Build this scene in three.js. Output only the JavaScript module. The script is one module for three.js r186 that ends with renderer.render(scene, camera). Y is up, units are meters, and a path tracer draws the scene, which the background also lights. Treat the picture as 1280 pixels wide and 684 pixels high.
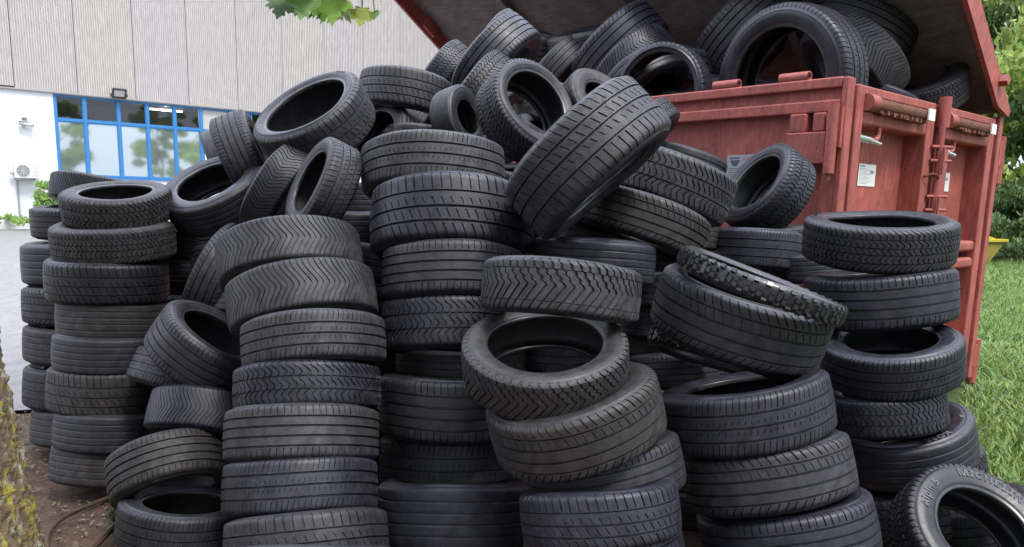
import * as THREE from 'three';
import { mergeGeometries, toCreasedNormals } from 'three/addons/utils/BufferGeometryUtils.js';
import { RoundedBoxGeometry } from 'three/addons/geometries/RoundedBoxGeometry.js';
import { ImprovedNoise } from 'three/addons/math/ImprovedNoise.js';
import { FontLoader } from 'three/addons/loaders/FontLoader.js';
import { TextGeometry } from 'three/addons/geometries/TextGeometry.js';

// ---------------------------------------------------------------- camera
const scene = new THREE.Scene();
const camera = new THREE.PerspectiveCamera(2 * Math.atan(342 / 965) * 180 / Math.PI, 1280 / 684, 0.05, 400);
camera.position.set(0, 1.6, 0);
camera.rotation.set(-9.6 * Math.PI / 180, 0, 1.3 * Math.PI / 180, 'YXZ');
camera.setViewOffset(1280, 684, 0, -72, 1280, 684);

// ---------------------------------------------------------------- sky: a bright overcast
const SKY = 1.15;
{
  const w = 256, h = 128, d = new Float32Array(w * h * 4);
  for (let y = 0; y < h; y++) for (let x = 0; x < w; x++) {
    const el = ((y + 0.5) / h - 0.5) * Math.PI, s = Math.max(0, Math.sin(el));
    const c = 1 + 0.1 * Math.sin(x / w * Math.PI * 6 + 3 * s) * (1 - s) + 0.06 * Math.sin(x / w * Math.PI * 14 + y * 0.2) * (1 - s);
    const L = SKY * (0.42 + 1.08 * s) * c, i = (y * w + x) * 4;
    d[i] = L * 0.89; d[i + 1] = L * 0.96; d[i + 2] = L * 1.17; d[i + 3] = 1;
  }
  const sky = new THREE.DataTexture(d, w, h, THREE.RGBAFormat, THREE.FloatType);
  sky.mapping = THREE.EquirectangularReflectionMapping;
  sky.magFilter = sky.minFilter = THREE.LinearFilter;
  sky.needsUpdate = true;
  scene.background = sky; scene.environment = sky;
}
const sun = new THREE.DirectionalLight(new THREE.Color(1, 0.95, 0.86), 1.5);
sun.position.set(7, 19, 4); sun.target.position.set(0.3, 0.8, -4.5);
sun.castShadow = true; sun.shadow.radius = 24;
Object.assign(sun.shadow.camera, { left: -16, right: 16, top: 16, bottom: -16, near: 0.5, far: 60 });
sun.shadow.mapSize.set(2048, 2048);
scene.add(sun, sun.target);
const renderer = new THREE.WebGLRenderer({ antialias: true });
renderer.toneMapping = THREE.LinearToneMapping;
renderer.toneMappingExposure = 2.3;
renderer.shadowMap.enabled = true;

// ---------------------------------------------------------------- helpers
let seed = 7;
const rnd = () => { seed = (seed * 1664525 + 1013904223) >>> 0; return seed / 4294967296; };
const rr = (a, b) => a + (b - a) * rnd();
const noise = new ImprovedNoise();
const fbm = (x, y, z, o = 4) => { let s = 0, a = 1, f = 1, t = 0; for (let i = 0; i < o; i++) { s += a * noise.noise(x * f, y * f, z * f); t += a; a *= 0.5; f *= 2.03; } return s / t; };
const used = {};
const numbered = n => { const k = used[n] = (used[n] ?? -1) + 1; return k ? n + '_' + String(k).padStart(3, '0') : n; };
const V = (x, y, z) => new THREE.Vector3(x, y, z);
const lin = (r, g, b) => new THREE.Color().setRGB(r, g, b);
function mesh(name, geo, mat, parent) { const m = new THREE.Mesh(geo, mat); m.name = name; m.castShadow = m.receiveShadow = true; parent.add(m); return m; }
function thing(name, label, category, pos = [0, 0, 0], turn = 0, group) {
  const g = new THREE.Group(); g.name = numbered(name); g.position.set(...pos); g.rotation.y = turn;
  g.userData = { label, category }; if (group) g.userData.group = group; scene.add(g); return g;
}
function part(name, parent) { const g = new THREE.Group(); g.name = name; parent.add(g); return g; }
function structure(name, geo, mat) { const m = mesh(name, geo, mat, scene); m.userData.kind = 'structure'; return m; }
const box = (x0, x1, y0, y1, z0, z1, r = 0) => {
  const g = r ? new RoundedBoxGeometry(x1 - x0, y1 - y0, z1 - z0, 2, r) : new THREE.BoxGeometry(x1 - x0, y1 - y0, z1 - z0);
  return (r ? g : g).translate((x0 + x1) / 2, (y0 + y1) / 2, (z0 + z1) / 2);
};
const cyl = (a, b, r, r2 = r, n = 14) => {
  const A = V(...a), B = V(...b), d = B.clone().sub(A), g = new THREE.CylinderGeometry(r2, r, d.length(), n);
  g.applyQuaternion(new THREE.Quaternion().setFromUnitVectors(V(0, 1, 0), d.clone().normalize()));
  return g.translate(...A.add(B).multiplyScalar(0.5).toArray());
};
const merge = gs => mergeGeometries(gs.map(g => { const q = g.index ? g.toNonIndexed() : g; for (const k of Object.keys(q.attributes)) if (!['position', 'normal', 'uv'].includes(k)) q.deleteAttribute(k); return q; }));
function texture(w, h, f, srgb = true) {
  const d = new Uint8Array(w * h * 4);
  for (let y = 0; y < h; y++) for (let x = 0; x < w; x++) { const c = f(x / w, y / h); const i = (y * w + x) * 4; for (let k = 0; k < 3; k++) d[i + k] = Math.max(0, Math.min(255, c[k] * 255)); d[i + 3] = 255; }
  const t = new THREE.DataTexture(d, w, h); t.wrapS = t.wrapT = THREE.RepeatWrapping; t.magFilter = THREE.LinearFilter; t.minFilter = THREE.LinearMipmapLinearFilter; t.generateMipmaps = true;
  if (srgb) t.colorSpace = THREE.SRGBColorSpace; t.needsUpdate = true; return t;
}
// tileable fbm on the unit square
const tfbm = (u, v, f, z, o = 4) => { const a = u * Math.PI * 2, b = v * Math.PI * 2; return fbm(Math.cos(a) * f + z, Math.sin(a) * f + Math.cos(b) * f * 0.7, Math.sin(b) * f - z, o); };
const rep = (t, x, y) => { const c = t.clone(); c.repeat.set(x, y); c.needsUpdate = true; return c; };

// ---------------------------------------------------------------- materials
const dust = texture(512, 512, (u, v) => {
  const n = tfbm(u, v, 1.6, 3), m = tfbm(u, v, 7, 11, 3), s = tfbm(u, v, 46, 5, 2);
  const w = tfbm(u, v, 14, 77, 3); let g = 0.66 + 0.30 * n + 0.22 * m + 0.42 * s; const b = Math.max(0, tfbm(u, v, 2.4, 29) * 1.6 - 0.02), sc = w > 0.36 ? (w - 0.36) * 2.2 : 0;
  return [g + b * 0.22 + sc, g + b * 0.14 + sc, g + b * 0.03 + sc];
});
const grit = texture(512, 512, (u, v) => { const g = 0.5 + 0.5 * tfbm(u, v, 30, 8, 3) + 0.2 * (rnd() - 0.5); return [g, g, g]; }, false);
const roughTex = texture(256, 256, (u, v) => { const g = 0.82 + 0.28 * tfbm(u, v, 4, 17); return [g, g, g]; }, false);
const TONES = [[0.045, 0.045, 0.068], [0.061, 0.059, 0.074], [0.066, 0.059, 0.060], [0.044, 0.043, 0.057], [0.031, 0.031, 0.040], [0.080, 0.078, 0.092]];  // last tone: dusty rubber, lightened to paint light onto the lit tyres
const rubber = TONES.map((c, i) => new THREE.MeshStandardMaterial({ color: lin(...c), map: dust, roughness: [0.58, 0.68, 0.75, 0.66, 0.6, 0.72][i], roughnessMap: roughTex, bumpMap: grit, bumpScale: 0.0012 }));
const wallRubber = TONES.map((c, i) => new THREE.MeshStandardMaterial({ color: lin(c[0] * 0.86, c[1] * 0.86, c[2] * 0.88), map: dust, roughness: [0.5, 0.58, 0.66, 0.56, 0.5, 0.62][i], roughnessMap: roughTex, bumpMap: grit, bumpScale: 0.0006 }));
const bead = new THREE.MeshStandardMaterial({ color: lin(0.075, 0.076, 0.086), map: dust, roughness: 0.3 });
const letterPale = new THREE.MeshStandardMaterial({ color: lin(0.27, 0.27, 0.28), map: dust, roughness: 0.7 });
const letterGrey = new THREE.MeshStandardMaterial({ color: lin(0.19, 0.19, 0.195), map: dust, roughness: 0.7 });
const std = (r, g, b, roughness = 0.7, o = {}) => new THREE.MeshStandardMaterial({ color: lin(r, g, b), roughness, ...o });

// ---------------------------------------------------------------- ground
const dirtTex = texture(1024, 1024, (u, v) => { const n = tfbm(u, v, 2, 1), m = tfbm(u, v, 9, 4), f = tfbm(u, v, 40, 9, 3); const g = 0.50 + 0.16 * n + 0.2 * m + 0.3 * f; return [g * 1.02, g * 0.88, g * 0.76]; });
const asphTex = texture(1024, 1024, (u, v) => { const n = tfbm(u, v, 2, 21), f = tfbm(u, v, 60, 2, 2), q = rnd() * 0.16; const g = 0.62 + 0.12 * n + 0.22 * f + q; return [g, g * 0.99, g * 0.97]; });
const sheet = (pts, y) => { const s = new THREE.Shape(pts.map(p => new THREE.Vector2(p[0], -p[1]))); const g = new THREE.ShapeGeometry(s); g.rotateX(-Math.PI / 2); g.translate(0, y, 0); return g; };
{
  const g = new THREE.PlaneGeometry(360, 360); g.rotateX(-Math.PI / 2); g.translate(0, -0.03, -60);
  const t = rep(dirtTex, 200, 200);
  structure('ground', g, new THREE.MeshStandardMaterial({ color: lin(0.34, 0.30, 0.26), map: t, roughness: 0.95 }));
  // the bare earth under the maple: a lumpy real surface
  const e = new THREE.PlaneGeometry(7, 6, 220, 190); e.rotateX(-Math.PI / 2); e.translate(-1.2, 0, -3.4);
  const p = e.attributes.position, uv = e.attributes.uv;
  for (let i = 0; i < p.count; i++) {
    const x = p.getX(i), z = p.getZ(i);
    p.setY(i, -0.012 + 0.022 * fbm(x * 2.2, 0, z * 2.2, 5) + 0.012 * fbm(x * 13, 5, z * 13, 3));
    uv.setXY(i, x * 0.9, z * 0.9);
  }
  e.computeVertexNormals();
  structure('bare_earth', e, new THREE.MeshStandardMaterial({ color: lin(0.36, 0.29, 0.235), map: dirtTex, roughness: 0.95, bumpMap: grit, bumpScale: 0.004 }));
  const yard = sheet([[-60, -4.2], [-5.5, -4.7], [-3.25, -5.55], [-1.5, -6.6], [0.5, -9], [2, -60], [-60, -60]], 0.016);
  const yuv = yard.attributes.uv; for (let i = 0; i < yuv.count; i++) yuv.setXY(i, yuv.getX(i) * 0.5, yuv.getY(i) * 0.5);
  structure('asphalt_yard', yard, new THREE.MeshStandardMaterial({ color: lin(0.42, 0.42, 0.415), map: asphTex, roughness: 0.9, bumpMap: grit, bumpScale: 0.003 }));
}
const grassTex = texture(512, 512, (u, v) => { const n = tfbm(u, v, 3, 31), f = tfbm(u, v, 26, 12, 3); const g = 0.6 + 0.25 * n + 0.3 * f; return [g * 0.9, g, g * 0.6]; });
{
  const lawn = sheet([[1.75, 2], [1.75, -3.1], [2.6, -5.4], [3.6, -6.6], [2.5, -9], [0.5, -14], [3, -60], [90, -60], [90, 2]], 0.006);
  const uv = lawn.attributes.uv; for (let i = 0; i < uv.count; i++) uv.setXY(i, uv.getX(i) * 0.7, uv.getY(i) * 0.7);
  structure('lawn', lawn, new THREE.MeshStandardMaterial({ color: lin(0.13, 0.19, 0.05), map: grassTex, roughness: 0.95 }));
}

// ---------------------------------------------------------------- the industrial building
const bld = thing('industrial_building', 'white industrial building with grey corrugated upper panels and blue framed windows', 'building', [-20.083, 0, -31.293], Math.atan2(0.659, 0.752));
const plasterTex = texture(512, 512, (u, v) => { const n = tfbm(u, v, 2, 41), f = tfbm(u, v, 24, 3, 3); const g = 0.93 + 0.05 * n + 0.04 * f; return [g, g, g]; });
const plaster = new THREE.MeshStandardMaterial({ color: lin(0.82, 0.82, 0.83), map: plasterTex, roughness: 0.9 });
const panelTex = texture(512, 512, (u, v) => { const n = tfbm(u, v, 2.5, 51), st = tfbm(u, v * 0.15, 12, 6, 3), f = tfbm(u, v, 24, 2, 2); const g = 0.90 + 0.08 * n + 0.02 * st + 0.05 * f; return [g, g * 0.985, g * 0.975]; });
const panelMats = [0, 1, 2, 3].map(i => { const t = rep(panelTex, 0.4, 0.16); t.offset.set(i * 0.27, i * 0.41); return new THREE.MeshStandardMaterial({ color: lin(0.56 + 0.012 * (i % 2), 0.54 + 0.012 * (i % 2), 0.52 + 0.01 * (i % 3)), map: t, roughness: 0.85 }); });
const blue = std(0.03, 0.175, 0.40, 0.5), blueDark = std(0.03, 0.17, 0.40, 0.5);
{
  const s = new THREE.Shape([[-22, -0.5], [34, -0.5], [34, 5.5], [-22, 5.5]].map(p => new THREE.Vector2(...p)));
  s.holes.push(new THREE.Path([[1.66, 2.18], [7.66, 2.18], [7.66, 4.42], [14.6, 4.42], [14.6, 5.46], [1.66, 5.46]].map(p => new THREE.Vector2(...p))));
  const g = new THREE.ExtrudeGeometry(s, { depth: 0.35, bevelEnabled: false }); g.translate(0, 0, -0.35);
  const uv = g.attributes.uv; for (let i = 0; i < uv.count; i++) uv.setXY(i, uv.getX(i) * 0.2, uv.getY(i) * 0.2);
  mesh('wall', g, plaster, bld);
  // corrugated cladding panels
  const W = 2.2, ribs = 25, pts = [];
  for (let i = 0; i < ribs; i++) { const p = W / ribs, x = i * p; pts.push([x, 0], [x + p * 0.38, 0], [x + p * 0.5, 0.045], [x + p * 0.88, 0.045]); }
  pts.push([W, 0]);
  const pos = [], uvs = [], idx = [];
  pts.forEach(([x, z], i) => { pos.push(x, 0, z, x, 8.2, z); uvs.push(x, 0, x, 8.2); if (i) idx.push(2 * i - 2, 2 * i, 2 * i - 1, 2 * i - 1, 2 * i, 2 * i + 1); });
  let pg = new THREE.BufferGeometry(); pg.setAttribute('position', new THREE.Float32BufferAttribute(pos, 3)); pg.setAttribute('uv', new THREE.Float32BufferAttribute(uvs, 2)); pg.setIndex(idx); pg = pg.toNonIndexed(); pg.computeVertexNormals();
  for (let k = -8; k < 12; k++) {
    const m = mesh('corrugated_panel', pg, panelMats[((k * 7) % 4 + 4) % 4], bld); m.position.set(0.35 + k * 2.235, 5.54 + (k === -1 ? 0.06 : 0), 0.055 + 0.008 * Math.sin(k * 5));
  }
  mesh('cladding_backing', box(-20, 30, 5.5, 13.7, -0.3, 0.03), std(0.10, 0.095, 0.09, 0.9), bld);
  mesh('drip_edge', box(-20, 30, 5.49, 5.535, 0.02, 0.13), std(0.32, 0.31, 0.3, 0.6), bld);
  mesh('roof', box(-22, 34, 13.72, 13.9, -12, 0.3), std(0.25, 0.25, 0.25), bld);
  // windows: lower lights carry a mirror film, the upper ones are clear
  const film = new THREE.MeshPhysicalMaterial({ color: lin(0.58, 0.66, 0.65), metalness: 0.85, roughness: 0.04 });
  const clear = new THREE.MeshPhysicalMaterial({ color: lin(0.9, 0.92, 0.93), transmission: 1, thickness: 0, roughness: 0.02, ior: 1.5 });
  const board = std(0.42, 0.41, 0.38, 0.8);
  const bars = [1.70, 2.79, 4.09, 5.25, 6.40, 7.56], up = [...bars, 8.85, 9.88, 11.0, 12.1, 13.3, 14.5];
  const frame = (x0, x1, y0, y1, t) => merge([box(x0, x0 + t, y0, y1, -0.12, -0.02), box(x1 - t, x1, y0, y1, -0.12, -0.02), box(x0 + t, x1 - t, y0, y0 + t, -0.12, -0.02), box(x0 + t, x1 - t, y1 - t, y1, -0.12, -0.02)]);
  const win = (x0, x1, y0, y1, pane) => { const w = part('window', bld); mesh('frame', frame(x0, x1, y0, y1, 0.075), blue, w); mesh('pane', box(x0 + 0.06, x1 - 0.06, y0 + 0.06, y1 - 0.06, -0.075, -0.069), pane, w); };
  for (let i = 0; i < 5; i++) win(bars[i] + 0.012, bars[i + 1] - 0.012, 2.2, 4.44, film);
  for (let i = 0; i < 11; i++) win(up[i] + 0.012, up[i + 1] - 0.012, i < 5 ? 4.46 : 4.44, 5.45, i === 5 ? board : clear);
  for (const x of [1.70, 2.79, 4.09, 5.25, 6.40, 7.56]) mesh('mullion', box(x - 0.05, x + 0.05, 2.2, 5.45, -0.14, 0.012), blue, bld);
  mesh('transom', box(1.66, 7.6, 4.415, 4.485, -0.13, 0.0), blue, bld);
  mesh('window_sill', box(1.6, 7.7, 2.12, 2.19, -0.1, 0.06), blueDark, bld);
  // the dim room behind the clear lights
  const room = std(0.16, 0.16, 0.17, 0.9);
  mesh('room_back', box(1, 15.5, 1.9, 5.9, -5.1, -5.0), room, bld); mesh('room_ceiling', box(1, 15.5, 5.6, 5.7, -5.0, -0.36), room, bld);
  mesh('room_floor', box(1, 15.5, 1.8, 1.9, -5.0, -0.36), room, bld); mesh('room_side', box(0.9, 1, 1.8, 5.7, -5.0, -0.36), room, bld); mesh('room_side', box(15.5, 15.6, 1.8, 5.7, -5.0, -0.36), room, bld);
}
const bq = new THREE.Quaternion().setFromAxisAngle(V(0, 1, 0), bld.rotation.y);
const onWall = (s, y, z = 0) => V(s, y, z).applyQuaternion(bq).add(bld.position).toArray();
{ // fluorescent tube inside
  const t = thing('tube_light', 'lit fluorescent tube behind an upper window of the white building', 'lamp', onWall(6.55, 5.35, -1.6), bld.rotation.y);
  mesh('housing', box(-0.75, 0.75, 0.04, 0.24, -0.08, 0.08), std(0.6, 0.6, 0.6), t);
  mesh('tube', cyl([-0.72, 0, 0], [0.72, 0, 0], 0.035), new THREE.MeshStandardMaterial({ color: lin(0.9, 0.9, 0.9), emissive: lin(1, 0.98, 0.92), emissiveIntensity: 2.5 }), t);
  const l = new THREE.PointLight(lin(1, 0.97, 0.9), 2); l.name = 'tube_glow'; l.position.set(0, -0.15, 0); l.castShadow = true; t.add(l);
}
{ // flood lamp above the window
  const f = thing('flood_lamp', 'black flood lamp above the blue window band', 'flood lamp', onWall(4.08, 5.62, 0.12), bld.rotation.y);
  const h = part('head', f); h.rotation.x = 0.5; h.position.set(0, 0.06, 0.2);
  mesh('casing', merge([box(-0.27, 0.27, -0.2, 0.2, -0.09, -0.02, 0.015), box(-0.27, -0.22, -0.2, 0.2, -0.02, 0.05), box(0.22, 0.27, -0.2, 0.2, -0.02, 0.05), box(-0.22, 0.22, 0.15, 0.2, -0.02, 0.05), box(-0.22, 0.22, -0.2, -0.15, -0.02, 0.05)]), std(0.03, 0.03, 0.032, 0.5), h);
  mesh('reflector', box(-0.22, 0.22, -0.15, 0.15, -0.018, -0.005), std(0.7, 0.7, 0.72, 0.2, { metalness: 0.9 }), h);
  mesh('glass', box(-0.22, 0.22, -0.15, 0.15, 0.03, 0.034), new THREE.MeshPhysicalMaterial({ transmission: 1, roughness: 0.05, thickness: 0 }), h);
  mesh('bracket', merge([box(-0.3, -0.275, -0.05, 0.05, -0.12, 0.26), box(0.275, 0.3, -0.05, 0.05, -0.12, 0.26), box(-0.3, 0.3, -0.05, 0.05, -0.16, -0.12)]), std(0.03, 0.03, 0.03, 0.5), f);
}
{ // surveillance camera
  const c = thing('surveillance_camera', 'small white surveillance camera on the white wall above the air conditioner', 'camera', onWall(0.55, 4.15, 0), bld.rotation.y);
  mesh('mount', merge([cyl([0, 0, 0], [0, 0, 0.06], 0.09), cyl([0, 0, 0.05], [0.06, 0.03, 0.2], 0.03)]), std(0.55, 0.55, 0.55), c);
  mesh('housing', merge([cyl([-0.2, 0.05, 0.2], [0.28, -0.02, 0.26], 0.075, 0.075, 18), box(-0.2, 0.3, 0.1, 0.13, 0.14, 0.32)]), std(0.5, 0.5, 0.5, 0.5), c);
  mesh('lens', cyl([0.28, -0.02, 0.26], [0.31, -0.025, 0.263], 0.05), std(0.02, 0.02, 0.02, 0.2), c);
  mesh('junction_box', box(-0.05, 0.12, 0.13, 0.28, 0.02, 0.1, 0.02), std(0.12, 0.12, 0.12), c);
}
{ // air conditioner
  const a = thing('air_conditioner', 'pale grey air conditioner outdoor unit on the white wall', 'air conditioner', onWall(0.46, 1.98, 0), bld.rotation.y);
  const cream = std(0.60, 0.60, 0.57, 0.6);
  mesh('casing', box(-0.42, 0.42, 0.06, 0.64, 0.12, 0.44, 0.02), cream, a);
  const grille = part('fan_grille', a);
  mesh('fan_well', cyl([-0.12, 0.35, 0.425], [-0.12, 0.35, 0.445], 0.235, 0.235, 32), std(0.10, 0.10, 0.10), grille);
  const gs = []; for (const r of [0.07, 0.12, 0.17, 0.22]) gs.push(new THREE.TorusGeometry(r, 0.008, 6, 32).translate(-0.12, 0.35, 0.455));
  for (let k = 0; k < 8; k++) gs.push(cyl([-0.12, 0.35, 0.455], [-0.12 + 0.23 * Math.cos(k * Math.PI / 4), 0.35 + 0.23 * Math.sin(k * Math.PI / 4), 0.455], 0.006, 0.006, 6));
  mesh('guard', merge(gs), cream, grille);
  for (let k = 0; k < 5; k++) mesh('louvre', box(0.2, 0.38, 0.16 + k * 0.09, 0.2 + k * 0.09, 0.438, 0.45), std(0.5, 0.5, 0.48), a);
  mesh('bracket', merge([box(-0.36, -0.32, 0, 0.055, 0, 0.46), box(0.28, 0.32, 0, 0.055, 0, 0.46)]), std(0.3, 0.3, 0.3), a);
  mesh('pipe', merge([cyl([-0.3, 0.03, 0.05], [-0.3, -1.7, 0.04], 0.035), cyl([-0.3, 0.0, 0.05], [-0.42, 0.2, 0.25], 0.03)]), std(0.3, 0.29, 0.28), a);
  mesh('valve_cover', box(-0.55, -0.43, 0.2, 0.3, 0.15, 0.3, 0.02), std(0.35, 0.35, 0.35), a);
}

// ---------------------------------------------------------------- foliage
const leafShape = (() => { const p = [], i = []; const pr = [[0, 0], [0.22, 0.3], [0.26, 0.6], [0, 1.05], [-0.26, 0.6], [-0.22, 0.3]]; pr.forEach(([x, y], k) => p.push(x, y, k === 0 ? 0 : k === 3 ? -0.12 : 0.06)); i.push(0, 1, 2, 0, 2, 3, 0, 3, 4, 0, 4, 5); const g = new THREE.BufferGeometry(); g.setAttribute('position', new THREE.Float32BufferAttribute(p, 3)); g.setIndex(i); g.computeVertexNormals(); return g; })();
const leafSolid = new THREE.MeshStandardMaterial({ color: 0xffffff, roughness: 0.8, side: THREE.DoubleSide });
const leafMat = new THREE.MeshPhysicalMaterial({ color: 0xffffff, roughness: 0.85, transmission: 0.4, thickness: 0, side: THREE.DoubleSide });
function crown(name, parent, n, clumps, size, cols, matl = leafMat) {
  const m = new THREE.InstancedMesh(leafShape, matl, n); m.name = name; m.castShadow = m.receiveShadow = true;
  const q = new THREE.Quaternion(), e = new THREE.Euler(), M = new THREE.Matrix4(), c = new THREE.Color();
  for (let i = 0; i < n; i++) {
    const k = clumps[i % clumps.length];
    let d; do { d = V(rr(-1, 1), rr(-1, 1), rr(-1, 1)); } while (d.length() > 1);
    d.multiplyScalar(0.55 + 0.45 * rnd());
    const p = V(k[0] + d.x * k[3], k[1] + d.y * k[3] * 0.62, k[2] + d.z * k[3]);
    e.set(rr(-1.3, 0.5), rr(0, 6.28), rr(-0.7, 0.7)); q.setFromEuler(e);
    const s = size * rr(0.6, 1.3); M.compose(p, q, V(s, s, s)); m.setMatrixAt(i, M);
    const a = cols[(rnd() * cols.length) | 0], f = rr(0.75, 1.25) * (k[4] ?? 1); m.setColorAt(i, c.setRGB(a[0] * f, a[1] * f, a[2] * f));
  }
  m.userData.kind = 'stuff'; parent.add(m); return m;
}
const barkMat = std(0.11, 0.085, 0.06, 0.95, { map: dirtTex });
function tree(label, x, z, h, r, n, size, cols, group, base = 0.18) {
  const t = thing('leafy_tree', label, 'tree', [x, 0, z], 0, group);
  const limbs = [], clumps = [];
  const trunk = []; for (let k = 0; k <= 6; k++) trunk.push(V(0.25 * fbm(k * 0.7, x, 1) * k, k / 6 * h * 0.8, 0.25 * fbm(k * 0.7, z, 4) * k));
  for (let k = 0; k < 6; k++) limbs.push(cyl(trunk[k].toArray(), trunk[k + 1].toArray(), 0.2 * (1 - k / 7), 0.2 * (1 - (k + 1) / 7), 9));
  const N = 46;
  for (let k = 0; k < N; k++) {
    const f = base + (1 - base) * Math.pow(rnd(), 0.85), a = k * 2.4 + rr(-0.4, 0.4);
    const prof = Math.sin(Math.PI * Math.min(0.97, 0.14 + 0.86 * ((f - base) / (1 - base)) * 0.95)) * 0.95 + 0.12;
    const R = r * prof * Math.sqrt(rr(0.15, 1));
    const c = [R * Math.cos(a), f * h, R * Math.sin(a), r * rr(0.2, 0.36), rr(0.85, 1.15)];
    clumps.push(c);
    if (k % 3 === 0) { const b = trunk[Math.max(1, Math.min(5, Math.round(f * 6 - 1)))]; limbs.push(cyl(b.toArray(), [c[0], c[1], c[2]], 0.05, 0.015, 6)); }
  }
  mesh('trunk', merge(limbs), barkMat, t);
  crown('crown', t, n, clumps, size, cols, group === gT ? leafMat : leafSolid);
  return t;
}
const lime = [[0.29, 0.39, 0.07], [0.24, 0.35, 0.06], [0.35, 0.43, 0.09]], mid = [[0.08, 0.15, 0.035], [0.11, 0.19, 0.04]], dark = [[0.045, 0.09, 0.03], [0.06, 0.11, 0.035]];
var gT = 'trees along the far edge of the lawn';
tree('lime green leafy tree rising beside the container lid', 13.1, -24, 12, 3.8, 23000, 0.22, lime, gT, 0.2);
tree('tall yellow green tree behind the lime green tree at the lawn', 19.5, -29, 15, 4.6, 13000, 0.28, lime, gT, 0.2);
tree('mid green tree standing behind the yellow skip', 15.2, -28.5, 9, 3.6, 9000, 0.26, mid, gT, 0.12);
tree('broad dark green tree past the edge of the lawn', 22, -24, 12, 4.2, 8000, 0.28, mid, gT, 0.1);
{
  const g = thing('woodland', 'mass of leafy woodland closing off the far side of the lawn', 'woodland', [22, 0, -36]); g.userData.kind = 'stuff';
  const cl = []; for (let k = 0; k < 150; k++) cl.push([rr(-13, 20), rr(0.5, 15), rr(-3, 3), rr(1, 2.2), rr(0.7, 1.2)]);
  crown('foliage', g, 26000, cl, 0.5, [...mid, ...lime, ...lime], leafSolid);
}
const gB = 'trees behind the viewpoint that shade the front of the pile';
tree('spreading tree behind the viewpoint on the lawn side', 5.2, 6.5, 10, 4.2, 9000, 0.24, mid, gB, 0.18);
tree('spreading tree straight behind the viewpoint', 0.2, 7.5, 11, 4.6, 9000, 0.24, mid, gB, 0.16);
tree('spreading tree behind the viewpoint next to the maple', -5.2, 5.6, 10, 4.2, 9000, 0.24, mid, gB, 0.16);
const gW = 'trees mirrored in the window film';
tree('broad tree mirrored in the window film next to the flood lamp', 13.5, -6.5, 9.5, 3.4, 16000, 0.3, lime, gW, 0.12);
tree('slim tree mirrored in the window film at the last mullion', 24, -10.5, 11, 2.6, 12000, 0.3, lime, gW, 0.12);
for (const [x, z, s, l] of [[14.6, -24.6, 1.5, 'dark leafy bush at the lawn edge behind the yellow skip'], [15.8, -24.2, 1.9, 'rounded dark bush under the lime green tree'], [17.5, -25.5, 2.1, 'wide bush filling the gap under the tall yellow green tree']]) {
  const t = thing('bush', l, 'bush', [x, 0, z], 0, 'bushes at the lawn edge'), cl = [], st = [];
  for (let k = 0; k < 16; k++) { const a = k * 2.4, R = s * 0.75 * Math.sqrt(rnd()); cl.push([R * Math.cos(a), rr(0.25, 1.9) * s * 0.75, R * Math.sin(a), s * rr(0.25, 0.42)]); st.push(cyl([0.1 * Math.cos(a), 0, 0.1 * Math.sin(a)], [cl[k][0], cl[k][1], cl[k][2]], 0.025, 0.01, 5)); }
  mesh('stems', merge(st), barkMat, t); crown('foliage', t, 3600, cl, 0.17, mid);
}
{ // weeds at the foot of the white wall
  const t = thing('weed_patch', 'bright green weeds growing at the foot of the white wall', 'weeds', onWall(0.4, 0, 0.8), bld.rotation.y), cl = [], st = [];
  for (let k = 0; k < 60; k++) { const x = rr(-4.5, 1.9); cl.push([x, rr(0.05, 0.4) + 0.3 * rnd() * rnd(), rr(-0.6, 0.9), rr(0.2, 0.4)]); }
  for (let k = 0; k < 9; k++) { const x = 0.55 + rr(-0.3, 0.4), h = rr(1.0, 1.9); cl.push([x, h, 0.1, 0.22], [x, h * 0.7, 0.1, 0.25]); st.push(cyl([x, 0, 0.1], [x + rr(-0.1, 0.1), h + 0.15, 0.1], 0.015, 0.006, 5)); }
  mesh('stems', merge(st), std(0.16, 0.17, 0.08), t); crown('foliage', t, 8000, cl, 0.12, [[0.26, 0.42, 0.08], [0.19, 0.34, 0.06]]);
}
{ // tufts along the edge of the yard
  const t = thing('grass_tuft', 'green grass tuft at the edge of the asphalt yard behind the trunk', 'grass tuft', [-3.45, 0, -5.4]), cl = [], st = [];
  for (let k = 0; k < 12; k++) { const x = rr(-0.7, 0.5), z = x * -0.3 + rr(-0.12, 0.12), h = rr(0.04, 0.14); cl.push([x, h, z, rr(0.07, 0.12)]); for (let q = 0; q < 5; q++) st.push(cyl([x + rr(-0.05, 0.05), 0, z], [x + rr(-0.09, 0.09), h + rr(0.04, 0.12), z + rr(-0.05, 0.05)], 0.003, 0.001, 4)); }
  mesh('blades', merge(st), std(0.14, 0.2, 0.05), t); crown('foliage', t, 900, cl, 0.045, [[0.14, 0.22, 0.05], [0.11, 0.18, 0.04]], leafSolid);
}
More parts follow.
